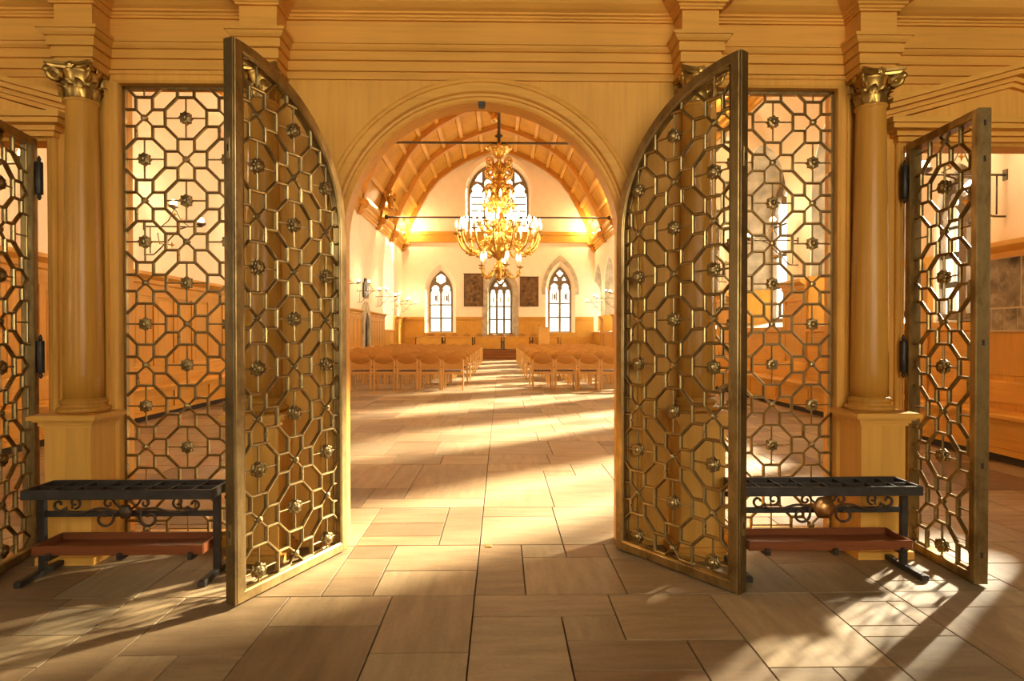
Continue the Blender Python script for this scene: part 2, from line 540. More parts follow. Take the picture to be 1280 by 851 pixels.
# outline that dips into the arch and the side doorways at floor level
ol = [(XL, 0), (XC - DOOR_C - DOOR_H, 0), (XC - DOOR_C - DOOR_H, DOOR_Z), (XC - DOOR_C + DOOR_H, DOOR_Z), (XC - DOOR_C + DOOR_H, 0), (XC - AR, 0)]
ol += [(2 * XC - x, z) for x, z in arc(XC, AZ, AR, 0, PI, 40)]
ol += [(XC + AR, 0), (XC + DOOR_C - DOOR_H, 0), (XC + DOOR_C - DOOR_H, DOOR_Z), (XC + DOOR_C + DOOR_H, DOOR_Z), (XC + DOOR_C + DOOR_H, 0), (XR, 0), (XR, 13.2), (XL, 13.2)]
wall_screen = struct('wall_screen', shape2d([ol] + holes[1:], SCR_T, 'xz', 0.0), 'oak_z', 'golden oak screen wall with a round central arch', 'wall')

def sweep_h(path_ress, prof, name, mat, parent, x0=XL, x1=XR):
    """moulding run along X on the front of the screen, stepping out round every column block"""
    hw, q = 0.10, 0.165
    rings = []
    for p, z in prof:
        pts = [(x0, -p)]
        for c in path_ress:
            pts += [(c - hw - p, -p), (c - hw - p, -q - p), (c + hw + p, -q - p), (c + hw + p, -p)]
        pts.append((x1, -p))
        rings.append([(x, y, z) for x, y in pts])
    n = len(rings[0])
    mb = MB()
    vv = [p for r in rings for p in r]
    ff = []
    for k in range(len(rings) - 1):
        for i in range(n - 1):
            ff.append((k * n + i, k * n + i + 1, (k + 1) * n + i + 1, (k + 1) * n + i))
    mb.add(vv, ff)
    return obj(name, mb, mat, parent)
COLS = [XC - 2.43, XC - 1.335, XC + 1.335, XC + 2.43]
sweep_h(COLS, [(-.01, 2.955), (.014, 2.955), (.014, 2.994), (.010, 2.996), (.010, 3.001), (.026, 3.003), (.026, 3.056), (.022, 3.058), (.022, 3.063), (.040, 3.065), (.040, 3.112),
               (.036, 3.114), (.036, 3.119), (.050, 3.121), (.062, 3.134), (.068, 3.146), (.068, 3.150), (.078, 3.151), (.078, 3.170), (-.01, 3.170)], 'architrave', 'oak_x', wall_screen)
sweep_h(COLS, [(-.01, 3.166), (.012, 3.166), (.012, 3.325), (-.01, 3.325)], 'frieze', 'oak_x', wall_screen)
sweep_h(COLS, [(-.01, 3.318), (.030, 3.318), (.030, 3.330), (.040, 3.334), (.040, 3.346), (.056, 3.350), (.056, 3.362), (.080, 3.372), (.110, 3.392), (.130, 3.420), (.136, 3.446),
               (.156, 3.450), (.156, 3.466), (.250, 3.470), (.250, 3.545), (.266, 3.549), (.276, 3.575), (.315, 3.605), (.330, 3.640), (.330, 3.665), (-.01, 3.70)],
        'cornice', 'oak_x', wall_screen)
# archivolt, continuing down the jambs
def sweep_arch(prof, name, mat, parent, cx=XC, r=AR, zs=AZ, z0=0.0, n=44):
    mb = MB()
    rows = []
    for d, y in prof:
        R = r + d
        row = [(cx - R, y, z0)] + [(cx + R * math.cos(PI - PI * i / n), y, zs + R * math.sin(PI - PI * i / n)) for i in range(n + 1)] + [(cx + R, y, z0)]
        rows.append(row)
    m = len(rows[0])
    ff = []
    for k in range(len(rows) - 1):
        for i in range(m - 1):
            ff.append((k * m + i, (k + 1) * m + i, (k + 1) * m + i + 1, k * m + i + 1))
    mb.add([p for r_ in rows for p in r_], ff)
    return obj(name, mb, mat, parent)
sweep_arch([(-.003, 0.145), (-.003, -.006), (.008, -.016), (.026, -.016), (.030, -.030), (.044, -.034), (.050, -.018), (.058, -.036), (.064, -.040), (.108, -.040),
            (.112, -.050), (.126, -.058), (.140, -.050), (.148, -.02), (.148, 0.005)], 'archivolt', 'oak_x', wall_screen)
obj('arch_catch', MB().cbox(XC - .022, XC + .022, -.015, .03, AZ + AR - .030, AZ + AR + .004, .003), 'iron', wall_screen)
# wooden frames round the grilles
def rect_frame(x0, x1, z0, z1, w, y0, y1, name, mat, parent, bottom=True):
    mb = MB()
    for k, (d, yy) in enumerate([(0, y1)]):
        pass
    prof = [(-.003, y1), (-.003, y0 + .012), (.012, y0), (w * .45, y0), (w * .5, y0 + .006), (w * .6, y0 + .006), (w * .66, y0 - .004), (w - .006, y0 - .004), (w, y0 + .004), (w, 0.004)]
    rows = []
    for d, y in prof:
        rows.append([(x0 - d, y, z0 - (d if bottom else 0)), (x0 - d, y, z1 + d), (x1 + d, y, z1 + d), (x1 + d, y, z0 - (d if bottom else 0))])
    ff = []
    for k in range(len(rows) - 1):
        for i in range(4 if bottom else 3):
            j = (i + 1) % 4
            ff.append((k * 4 + i, (k + 1) * 4 + i, (k + 1) * 4 + j, k * 4 + j))
    mb.add([p for r_ in rows for p in r_], ff)
    return obj(name, mb, mat, parent)
for s in (-1, 1):
    c = XC + s * GC
    rect_frame(c - GH, c + GH, GZ0, GZ1 - .005, .075, -.022, .10, 'grille_surround', 'oak_z', wall_screen, False)
    # base board and backing pilasters
    c2 = XC + s * DOOR_C
    rect_frame(c2 - DOOR_H, c2 + DOOR_H, 0, DOOR_Z, .06, -.02, .13, 'doorway_surround', 'oak_z', wall_screen, False)
    # pediment
    hw, zb, za = 0.83, 2.60, 2.955
    pm = MB()
    for (z0, z1, p) in ((2.575, 2.605, .05), (2.605, 2.635, .075), (2.635, 2.665, .13), (2.665, 2.70, .15)):
        pm.box(c2 - hw + .15 - p, c2 + hw - .15 + p, -p, .0, z0, z1)
    obj('pediment_cornice', pm, 'oak_x', wall_screen)
    for t in (-1, 1):
        rk = MB()
        L = hw
        for (d0, d1, p) in ((0.0, .028, .05), (.028, .055, .075), (.055, .085, .12), (.085, .115, .15)):
            e0, e1 = (c2 + t * L, 2.70), (c2, 2.925)
            vx = [(e0[0], e0[1] + d0), (e1[0], e1[1] + d0), (e1[0], e1[1] + d1), (e0[0], e0[1] + d1)]
            vv = [(x, -p, z) for x, z in vx] + [(x, 0.0, z) for x, z in vx]
            ff = [(0, 1, 2, 3), (7, 6, 5, 4), (0, 4, 5, 1), (1, 5, 6, 2), (2, 6, 7, 3), (3, 7, 4, 0)]
            rk.add(vv, ff if t < 0 else [f[::-1] for f in ff])
        obj('raking_cornice', rk, 'oak_x', wall_screen)
    obj('tympanum', shape2d([[(c2 - hw + .05, 2.70), (c2 + hw - .05, 2.70), (c2, 2.935)]], .02, 'xz', -.02), 'oak_z', wall_screen)

# ------------------------------------------------------------------ columns
def leaf_mesh(h, w, curl):
    mb = MB()
    n, m = 7, 6
    vv, ff = [], []
    for i in range(n + 1):
        t = i / n
        ww = w * (0.55 + 0.75 * math.sin(PI * min(t * 1.05, 1)) ** 0.8) * (1 - 0.25 * t) * (1 + .14 * math.cos(t * 18))
        out = curl * (t ** 3) * 1.0
        z = h * (t - 0.28 * t ** 6)
        for j in range(m + 1):
            u = j / m * 2 - 1
            vv.append((out + 0.012 - 0.010 * abs(u) ** 1.5 + .004 * math.cos(u * 9), u * ww / 2, z))
    for i in range(n):
        for j in range(m):
            a = i * (m + 1) + j
            ff.append((a, a + 1, a + m + 2, a + m + 1))
    k = len(vv)
    vv += [(x - .008, y, z) for x, y, z in vv]
    ff += [tuple(q + k for q in f[::-1]) for f in ff]
    mb.add(vv, ff, True)
    return mb.mesh('leaf')
def volute_mesh(r, sgn=1):
    mb = MB()
    pts = []
    for i in range(34):
        t = i / 33
        a = t * 2.6 * 2 * PI
        rr = r * (1 - 0.86 * t)
        pts.append((r * 0.0 + rr * math.cos(a) * 1.0, 0, rr * math.sin(a)))
    mb.tube(pts, [0.0105 * (1 - .45 * i / 33) for i in range(34)], 6, flat=2.2)
    mb.ball((pts[-1][0], 0, pts[-1][2]), .012, 8, 4)
    return mb.mesh('volute')
LEAF1, LEAF2, VOL = leaf_mesh(.085, .062, .036), leaf_mesh(.125, .05, .048), volute_mesh(.038)
for me in (LEAF1, LEAF2, VOL):
    me.materials.append(M['oldgilt'])
ROS_CAP = MB().lathe([(.022, .0), (.024, -.006), (.014, -.012), (.010, -.009), (.006, -.016), (.001, -.018)], 20, axis='y', lobes=5, amp=.14).mesh('flower')
def column(x, label):
    t = thing('column', label, 'column', (x, 0, 0), 0, 'columns of the oak screen')
    AX = -.102
    # pedestal
    hw, f = .135, -.245
    pd = obj('pedestal', MB().box(-hw, hw, f, .0, .0, .80), 'oak_z', t)
    for (z0, z1, p) in ((.80, .815, .010), (.815, .838, .022), (.838, .850, .040), (.850, .872, .062), (.872, .880, .055)):
        obj('pedestal_moulding', MB().box(-hw - p, hw + p, f - p, .0, z0, z1), 'oak_x', pd)
    obj('plinth', MB().box(-hw - .035, hw + .035, f - .035, .0, .0, .045).box(-hw - .015, hw + .015, f - .015, .0, .045, .07), 'oak_x', pd)
    # attic base, shaft
    obj('base', MB().lathe([(.130, .880), (.138, .886), (.142, .898), (.138, .910), (.122, .914), (.119, .920), (.116, .928), (.122, .934), (.126, .942), (.122, .951), (.112, .955), (.110, .965)],
                           32, (0, AX, 0)), 'shaft', t)
    prof = []
    for i in range(13):
        q = i / 12
        prof.append((.107 - .024 * q ** 1.5, .962 + (2.745 - .962) * q))
    prof += [(.083, 2.747), (.092, 2.752), (.094, 2.760), (.090, 2.768), (.082, 2.772)]
    obj('shaft', MB().lathe(prof, 36, (0, AX, 0)), 'shaft', t)
    cp = obj('capital', MB().lathe([(.078, 2.770), (.076, 2.82), (.080, 2.87), (.092, 2.915), (.100, 2.925), (.100, 2.935)], 28, (0, AX, 0)), 'oldgilt', t)
    for k in range(8):
        a = 2 * PI * k / 8
        obj('leaf', LEAF1, None, cp, (.076 * math.cos(a), AX + .076 * math.sin(a), 2.772), (0, 0, a))
        a += PI / 8
        obj('leaf', LEAF2, None, cp, (.074 * math.cos(a), AX + .074 * math.sin(a), 2.775), (0, 0, a))
    for k in range(4):
        a = PI / 4 + PI / 2 * k
        obj('volute', VOL, None, cp, (.138 * math.cos(a), AX + .138 * math.sin(a), 2.898), (0, 0, a))
    # concave sided abacus
    pts = []
    for k in range(4):
        a0 = PI / 4 + PI / 2 * k
        a1 = a0 + PI / 2
        R = .205
        p0 = Vector((R * math.cos(a0), R * math.sin(a0)))
        p1 = Vector((R * math.cos(a1), R * math.sin(a1)))
        mid = (p0 + p1) / 2
        d = (p1 - p0)
        for i in range(9):
            q = .06 + .88 * i / 8
            p = p0 + d * q - mid.normalized() * (.046 * math.sin(PI * q))
            pts.append((p.x, AX + p.y))
    ab = MB()
    def ringz(sc, z):
        return [(x * sc, AX + (y - AX) * sc, z) for x, y in pts]
    nn = len(pts)
    vv = ringz(.90, 2.932) + ringz(.93, 2.944) + ringz(1.0, 2.950) + ringz(1.0, 2.966)
    ff = [tuple(range(nn - 1, -1, -1)), tuple(range(3 * nn, 4 * nn))]
    for r in range(3):
        ff += [(r * nn + i, r * nn + (i + 1) % nn, (r + 1) * nn + (i + 1) % nn, (r + 1) * nn + i) for i in range(nn)]
    ab.add(vv, ff)
    obj('abacus', ab, 'oldgilt', cp)
    for k in range(3):
        a = (-PI / 2, 0, PI)[k]
        obj('flower', ROS_CAP, 'gilt', cp, (.098 * math.cos(a), AX + .098 * math.sin(a), 2.948), (0, 0, a + PI / 2))
    return t
column(COLS[0], 'oak column with gilded capital left of the left candle rack')
column(COLS[1], 'oak column with gilded capital behind the left arched gate')
column(COLS[2], 'oak column with gilded capital behind the right arched gate')
column(COLS[3], 'oak column with gilded capital behind the right candle rack')

# ------------------------------------------------------------------ bronze lattice
A = 0.262
def bar_mb(mb, p, q, w, d):
    """moulded bar in the local XZ plane from p to q, w wide, d deep"""
    p, q = Vector(p), Vector(q)
    t = q - p
    if t.length < 0.006:
        return
    t.normalize()
    nrm = Vector((-t.y, t.x))
    e = w * 0.2
    p, q = p - t * e, q + t * e
    prof = [(-w / 2, -d * .12), (-w * .36, -d * .34), (-w * .14, -d * .5), (w * .14, -d * .5), (w * .36, -d * .34), (w / 2, -d * .12),
            (w / 2, d * .12), (w * .36, d * .34), (w * .14, d * .5), (-w * .14, d * .5), (-w * .36, d * .34), (-w / 2, d * .12)]
    vv = []
    for c in (p, q):
        for a, b_ in prof:
            vv.append((c.x + nrm.x * a, b_, c.y + nrm.y * a))
    n = len(prof)
    ff = [(i, (i + 1) % n, n + (i + 1) % n, n + i) for i in range(n)] + [tuple(range(n - 1, -1, -1)), tuple(range(n, 2 * n))]
    mb.add(vv, ff)
def clip(p, q, inside):
    n = 160
    ts = [i / n for i in range(n + 1) if inside(p[0] + (q[0] - p[0]) * i / n, p[1] + (q[1] - p[1]) * i / n)]
    if len(ts) < 2:
        return None, False
    a, b_ = ts[0], ts[-1]
    L = lambda t: (p[0] + (q[0] - p[0]) * t, p[1] + (q[1] - p[1]) * t)
    return (L(a), L(b_)), (a == 0 and b_ == 1)
OCT = [(.2, .5), (.5, .2), (.5, -.2), (.2, -.5), (-.2, -.5), (-.5, -.2), (-.5, .2), (-.2, .5)]
OCT_SEG = [(OCT[i], OCT[(i + 1) % 8]) for i in range(8)]
SPOKE = [((0, 0), (0, .5)), ((0, 0), (0, -.5)), ((0, 0), (.5, 0)), ((0, 0), (-.5, 0))]
DIAG = [((0, 0), (sx * .2, sz * .2)) for sx in (-1, 1) for sz in (-1, 1)]
LINK = [((sx * .2, sz * .2), (sx * .2, sz * .5)) for sx in (-1, 1) for sz in (-1, 1)] + [((sx * .2, sz * .2), (sx * .5, sz * .2)) for sx in (-1, 1) for sz in (-1, 1)]
ROSETTE = MB()
for sg in (-1, 1):
    ROSETTE.lathe([(.034, sg * .004), (.038, sg * .013), (.031, sg * .024), (.019, sg * .012), (.016, sg * .024), (.009, sg * .030), (.0015, sg * .032)], 32, axis='y', lobes=8, amp=.14)
ROSETTE = ROSETTE.mesh('rosette')
BOSS = MB()
for sg in (-1, 1):
    BOSS.lathe([(.016, sg * .004), (.019, sg * .012), (.014, sg * .018), (.009, sg * .016), (.006, sg * .021), (.001, sg * .022)], 20, axis='y', lobes=5, amp=.10)
BOSS = BOSS.mesh('boss')
for me in (ROSETTE, BOSS):
    me.materials.append(M['bronze'])
shared = {}
def cell_part(name, segs, w, d, cx, cz, inside, parent):
    if name == 'diagonal_cross' and not inside(cx, cz) and len(segs) == 12:
        for q in range(4):                       # cut by the frame: each remaining corner is a piece of its own
            cell_part(name, [segs[q], segs[4 + q], segs[8 + q]], w, d, cx, cz, inside, parent)
        return None
    mb, full = MB(), True
    for sg in segs:
        p, q = sg[:2]
        bw, bd = sg[2:] if len(sg) > 2 else (w, d)
        P_, Q_ = (cx + p[0] * A, cz + p[1] * A), (cx + q[0] * A, cz + q[1] * A)
        r, f = clip(P_, Q_, inside)
        full = full and f
        if r:
            bar_mb(mb, (r[0][0] - cx, r[0][1] - cz), (r[1][0] - cx, r[1][1] - cz), bw, bd)
    if not mb.v:
        return None
    if full and len(segs) != 3:
        if name not in shared:
            shared[name] = mb.mesh(name)
            shared[name].materials.append(M['bronze'])
        me = shared[name]
    else:
        me = mb.mesh(name)
        me.materials.append(M['bronze'])
    return obj(name, me, None, parent, (cx, 0, cz))
def lattice(parent, xs, zs_, odd, inside):
    """octagon cells where (i + j + odd) is even, diagonal crosses elsewhere"""
    for i, x in enumerate(xs):
        for j, z in enumerate(zs_):
            if (i + j + odd) % 2 == 0:
                o = cell_part('octagon_ring', OCT_SEG, .0185, .028, x, z, inside, parent)
                k = cell_part('cross_bar', SPOKE, .010, .013, x, z, inside, parent)
                if inside(x, z) and inside(x + .03, z) and inside(x - .03, z) and inside(x, z + .03) and inside(x, z - .03):
                    obj('rosette', ROSETTE, None, parent, (x, 0, z))
            else:
                o = cell_part('diagonal_cross', [sg + (.014, .018) for sg in DIAG] + LINK, .0185, .028, x, z, inside, parent)
                if inside(x, z) and inside(x + .015, z) and inside(x - .015, z) and inside(x, z + .015):
                    obj('boss', BOSS, None, parent, (x, 0, z))
ZR = [2.727 + A * 1 - A * k for k in range(13)]           # 2.989, 2.727, 2.465 ...
for s, lab in ((-1, 'fixed bronze lattice grille behind the left candle rack'), (1, 'fixed bronze lattice grille behind the right candle rack')):
    c = XC + s * GC
    g = thing('lattice_grille', lab, 'grille', (c, 0.055, 0), 0, 'fixed lattice grilles of the screen')
    x0, x1, z0, z1 = -GH + .004, GH - .004, GZ0 + .004, GZ1 - .01
    fr = MB()
    for a in ((x0, x0 + .016, z0, z1), (x1 - .016, x1, z0, z1), (x0, x1, z0, z0 + .016), (x0, x1, z1 - .016, z1)):
        fr.box(a[0], a[1], -.014, .014, a[2], a[3])
    obj('frame', fr, 'bronze', g)
    lattice(g, [-A, 0, A], ZR, 0, lambda x, z: x0 + .008 <= x <= x1 - .008 and z0 + .008 <= z <= z1 - .008)

# arched gate leaves: local X from the hinge (0) to the meeting stile (W)
def hinge_mesh():
    mb = MB()
    mb.lathe([(.018, -.10), (.021, -.095), (.021, .095), (.018, .10)], 12)
    mb.lathe([(.004, -.135), (.012, -.118), (.008, -.10)], 10).lathe([(.008, .10), (.012, .118), (.003, .138)], 10)
    return mb.mesh('hinge')
HINGE = hinge_mesh()
HINGE.materials.append(M['iron'])
def arched_gate(label, hx, hy, fx, fy, side):
    W, T = 0.850, 0.062
    ang = math.atan2(fy - hy, fx - hx)
    g = thing('arched_gate', label, 'gate', (hx, hy, 0.012), ang, 'bronze lattice gates of the central arch')
    zs0 = AZ
    SW = .055
    def outline(d, d_free):
        r = W - d
        cx = W
        pts = [(d, d if d else 0), (W - d_free, d if d else 0)]
        top = math.sqrt(max(r * r - d_free * d_free, 0))
        a0 = math.acos(-d_free / r) if d_free else PI / 2
        n = 26
        pts += [(cx + r * math.cos(a0 + (PI - a0) * i / n), zs0 + r * math.sin(a0 + (PI - a0) * i / n)) for i in range(n + 1)]
        return pts
    obj('frame', shape2d([outline(0, 0), outline(SW, SW)], T, 'xz', -T / 2, .006), 'brass', g)
    # inner bead lying against the lattice on both faces
    bead = outline(SW, SW)
    for yy in (-T * .33, T * .33):
        b3 = [(x, yy, z) for x, z in bead] + [(bead[0][0], yy, bead[0][1])]
        obj('bead', MB().tube(b3, .008, 6, cap=False), 'brass', g)
    obj('meeting_stile', MB().cbox(W - .002, W + .012, -T * .5 - .012 * (1 if side < 0 else -1) * 0, T * .5, .0, zs0 + W - .004, .003), 'shadebrass', g)
    def inside(x, z):
        if x < SW or x > W - SW or z < SW:
            return False
        if z > zs0:
            return (x - W) ** 2 + (z - zs0) ** 2 <= (W - SW) ** 2
        return True
    cxs = [W - SW - A * .42 - A * k for k in range(3)]
    xs = [W / 2 + A * .98, W / 2 - A * .02, W / 2 - A * 1.02]
    zz = [2.745 - .012 - A * k for k in range(11)]
    lattice(g, xs, zz, 0, inside)
    for z in (.28, 1.15, 1.80):
        obj('hinge', HINGE, None, g, (-.012, T * .3 * side, z))
    for z in (2.20, .30):
        lp = obj('lock_plate', MB().cbox(W + .010, W + .014, -.010, .010, z, z + .10, .001), 'bronze', g)
        obj('bolt_slot', MB().box(W + .012, W + .016, -.004, .004, z + .035, z + .070), 'dark', lp)
    return g
arched_gate('arched bronze lattice gate leaf standing open left of the central arch', XC - AR + .012, -.062, -1.312, -.80, -1)
arched_gate('arched bronze lattice gate leaf standing open right of the central arch', XC + AR - .012, -.062, 1.240, -.745, 1)

def side_gate(label, hx, hy, fx, fy, side):
    W, T, HT = math.hypot(fx - hx, fy - hy), 0.075, 2.545
    ang = math.atan2(fy - hy, fx - hx)
    g = thing('side_gate', label, 'gate', (hx, hy, 0.012), ang, 'bronze lattice gates of the side doorways')
    SW = .048
    obj('frame', shape2d([rect(0, W, 0, HT), rect(SW, W - SW, SW, HT - SW)], T, 'xz', -T / 2, .005), 'brass', g)
    def inside(x, z):
        return SW <= x <= W - SW and SW <= z <= HT - SW
    xs = [W / 2 - A, W / 2, W / 2 + A]
    zz = [2.46 - A * k for k in range(10)]
    lattice(g, xs, zz, 0, inside)
    for z in (.25, 1.2, 2.30):
        obj('hinge', HINGE, None, g, (.022, -(T / 2 + .018) * side, z))
    for z in (.14, .62, 1.28, 2.26, 2.45):
        obj('bolt_slot', MB().box(W - .001, W + .002, -.006, .006, z, z + .030), 'dark', g)
    return g
side_gate('rectangular bronze lattice gate standing open at the right doorway', 2.605, -.05, 2.575, -.665, 1)
side_gate('rectangular bronze lattice gate standing open at the left edge', -2.90, -.05, -2.79, -.67, -1)

# ------------------------------------------------------------------ nave walls
WZ0, WZS, WZT, WW = 1.50, 3.85, 5.45, 2.70
WIN_Y = [5.6 + 3.6 * k for k in range(8)]
def wall_x(name, x0, x1, wins, lab):
    loops = [rect(-7.0, YB + .6, 0, ZTOP)] + [pointed(y, w, z0, zs, zt) for (y, w, z0, zs, zt) in wins]
    return struct(name, shape2d(loops, x1 - x0, 'yz', x0), 'plaster', lab, 'wall')
def reveal_loft(o1, d1, o2, d2, plane):
    """splayed window reveal between two outlines of equal length; plane 'yz' or 'xz'"""
    n = len(o1)
    vv = [((d1, p[0], p[1]) if plane == 'yz' else (p[0], d1, p[1])) for p in o1] + [((d2, p[0], p[1]) if plane == 'yz' else (p[0], d2, p[1])) for p in o2]
    return MB().add(vv, [(i, (i + 1) % n, n + (i + 1) % n, n + i) for i in range(n)])
LEFT_WIN = [(27.6, 3.0, 1.6, 4.3, 6.05)]
RIGHT_WIN = [(1.95, .66, 1.50, 3.85, 4.7), (3.43, .85, 1.50, 2.75, 3.45)] + [(y, WW, WZ0, WZS, WZT) for y in WIN_Y]
wall_right = wall_x('wall_right', XR, XR + .04, RIGHT_WIN, 'cream plaster nave wall with pointed windows on the right')
wall_left = wall_x('wall_left', XL - .04, XL, LEFT_WIN + [(-3.6, 1.2, 1.2, 2.6, 3.2)], 'cream plaster nave wall on the left')
GLZ = lambda w: (w[0] + .18, w[1] + .12, w[2] + .05, w[3], w[4] - .04) if 3 < w[0] < 4 else (w[0] + (.55 if w[0] < 2 else 0), w[1] - (.7 if w[0] > 2 else -.05), w[2] + .15, w[3] + .02, w[4] - .38)     # glazed opening inside the splay
RD = .85
rd_of = lambda y: .28 if 3 < y < 4 else RD             # the small second window sits in a thin part of the wall
for w in RIGHT_WIN:
    obj('window_reveal', reveal_loft(pointed(*w), XR + .02, pointed(*GLZ(w)), XR + rd_of(w[0]), 'yz'), 'stone', wall_right)
    if w[0] < 4:
        continue
    # wooden lining of the far jamb up to the panelling height
    g = GLZ(w)
    y0, y1 = w[0] + w[1] / 2 - .012, g[0] + g[1] / 2 - .012
    vv = [(XR - .05, y0 - .03, 1.52), (XR + .75, y1 + .00, 1.60), (XR + .75, y1 + .04, 1.60), (XR - .05, y0 + .01, 1.52),
          (XR - .05, y0 - .03, 2.40), (XR + .75, y1 + .00, 2.40), (XR + .75, y1 + .04, 2.40), (XR - .05, y0 + .01, 2.40)]
    obj('jamb_lining', MB().add(vv, [(0, 3, 2, 1), (4, 5, 6, 7), (0, 1, 5, 4), (1, 2, 6, 5), (2, 3, 7, 6), (3, 0, 4, 7)]), 'pine_z', wall_right)
for w in LEFT_WIN:
    obj('window_reveal', reveal_loft(pointed(*w), XL - .02, pointed(*GLZ(w)), XL - RD, 'yz'), 'plaster', wall_left)
# far wall, openings measured on the wall plane
def bx(x, y):
    p = on_y(x, y, YB)
    return p[0], p[2]
lx0, lz0 = bx(531, 416); lx1, lzt = bx(570, 330)
rx0, rz0 = bx(682, 416); rx1, rzt = bx(719, 326)
cx0, cz0 = bx(609, 418); cx1, czt = bx(642, 340)
ux0, uz0 = bx(582, 300); ux1, uzt = bx(664, 199)
FAR = [((lx0 + lx1) / 2, lx1 - lx0, lz0, lz0 + (lzt - lz0) * .60, lzt), ((cx0 + cx1) / 2, cx1 - cx0, cz0, cz0 + (czt - cz0) * .66, czt),
       ((rx0 + rx1) / 2, rx1 - rx0, rz0, rz0 + (rzt - rz0) * .60, rzt)]
UPW = ((ux0 + ux1) / 2, ux1 - ux0, uz0, uzt - (ux1 - ux0) / 2)
loops = [rect(XL - .9, XR + .9, 0, 13.2)] + [pointed(*w) for w in FAR] + [rounded(*UPW)]
wall_far = struct('wall_far', shape2d(loops, .04, 'xz', YB), 'plaster', 'cream plaster end wall behind the altar platform', 'wall')

FGL = lambda w, e=.24: (w[0], w[1] - 2 * e, w[2] + .04, w[3] + .02, w[4] - e * 1.5)
for i, w in enumerate(FAR):
    obj('window_reveal', reveal_loft(pointed(*w), YB + .02, pointed(*FGL(w, (.26, .12, .22)[i])), YB + .45, 'xz'), 'plaster' if i != 1 else 'stone', wall_far)
UGL = (UPW[0], UPW[1] - .36, UPW[2] + .05, UPW[3])
obj('window_reveal', reveal_loft(rounded(*UPW), YB + .02, rounded(*UGL), YB + .45, 'xz'), 'plaster', wall_far)
# windows: tracery plate, mullions, lead bars and panes
WN = [0]
def window(kind, w, z0, zs, zt, place, rotz, lab, panes=True, heraldry=False, sixfoil=True, lights=2, pm='pane'):
    """built in local XZ round x = 0, then set into its wall"""
    WN[0] += 1
    root = bpy.data.objects.new('window_%d' % WN[0], None)
    COL.objects.link(root)
    root.location, root.rotation_euler = place, (0, 0, rotz)
    tag(root, lab, 'window', None, 'structure')
    a = w / 2
    fr = .065 if w < 2 else .07
    mw = .06
    if kind == 'pointed':
        o1, o2 = pointed(0, w + .02, z0 - .01, zs, zt + .02), pointed(0, w - 2 * fr, z0 + fr, zs, zt - fr * 1.6)
        obj('frame', shape2d([o1, o2], .10, 'xz', -.05), 'tracery', root)
        # tracery head: plate with a foil and two cusped lights
        NL = lights
        lw = (w - 2 * fr - (NL - 1) * 2 * mw) / NL
        lcx = [-(w / 2 - fr) + lw / 2 + k * (lw + 2 * mw) for k in range(NL)]
        plate = pointed(0, w - 2 * fr + .01, zs - .02, zs, zt - fr * 1.4)
        lts = []
        hz = zs
        for cx in lcx:
            r = lw * .46
            lts.append([(cx - r * 1.06, hz - .015), (cx + r * 1.06, hz - .015), (cx + r * .72, hz + r * .42), (cx + r * .92, hz + r * .8), (cx + r * .55, hz + r * 1.35), (cx, hz + r * 1.62),
                        (cx - r * .55, hz + r * 1.35), (cx - r * .92, hz + r * .8), (cx - r * .72, hz + r * .42)])
        H = zt - zs
        if sixfoil:
            lts.append(foil(0, zs + H * .62, a * .46, 6, .42))
        else:
            lts.append(foil(0, zs + H * .72, a * .30, 4, .48))
            for s in (-1, 1):
                lts.append(foil(s * a * .38, zs + H * .47, a * .20, 3, .50))
        obj('tracery', shape2d([plate] + lts, .07, 'xz', -.035), 'tracery', root)
        for k in range(NL - 1):
            cx = (lcx[k] + lcx[k + 1]) / 2
            obj('mullion', MB().box(cx - mw, cx + mw, -.06, .06, z0, zs + .02), 'tracery', root)
        zr = [z0 + fr + (zs - z0 - fr) * k / 3 for k in range(4)]
        for cx in lcx:
            xa, xb = cx - lw / 2, cx + lw / 2
            for k in range(3):
                if panes:
                    p = obj('pane', MB().box(xa, xb, -.004, .004, zr[k] + .01, zr[k + 1] - .01), pm, root)
                    if heraldry and k == 2:
                        h = MB()
                        xm = (xa + xb) / 2
                        for (u, v, e, hh) in ((-.13, .50, .025, .20), (.02, .55, .06, .12), (.13, .52, .035, .26), (.03, .38, .05, .06)):
                            zz = zr[k] + (zr[k + 1] - zr[k]) * v
                            h.box(xm + u * lw * 1.7 - e * lw * 1.6, xm + u * lw * 1.7 + e * lw * 1.6, -.008, -.005, zz - hh, zz + hh)
                        obj('heraldic_glass', h, 'herald', p)
                if k < 2:
                    obj('lead_bar', MB().box(xa, xb, -.02, .02, zr[k + 1] - .038, zr[k + 1] + .038), 'lead', root)
            obj('lead_bar', MB().box(xa, xb, -.02, .02, zr[3] - .045, zr[3] - .005), 'lead', root)
        if panes:
            obj('head_pane', shape2d([pointed(0, w - 2 * fr, zs + .005, zs + .01, zt - fr * 1.6)], .006, 'xz', -.003), pm, root)
    return root
M['oldpane'] = glass('old_window_glass', (0.60, 0.60, 0.57), 0.05)
M['herald'] = glass('stained_glass', (0.30, 0.17, 0.08), 0.05)
for i in range(3):
    c, w, z0, zs, zt = FGL(FAR[i], (.26, .12, .22)[i])
    lab = ['left pointed window of the far wall with six-lobed tracery', 'middle pointed window of the far wall below the chandelier', 'right pointed window of the far wall in a stone surround'][i]
    window('pointed', w, z0, zs, zt, (c, YB + .42, 0), 0, lab, True, True, i == 0, 3 if i == 1 else 2, 'oldpane')
for i, (y, w, z0, zs, zt) in enumerate([GLZ(q) for q in RIGHT_WIN]):
    window('pointed', w, z0, zs, zt, (XR + rd_of(y) - .03, y, 0), PI / 2, '%s pointed window from the screen in the right nave wall' % ORD[i], True, False, i % 2 == 0)
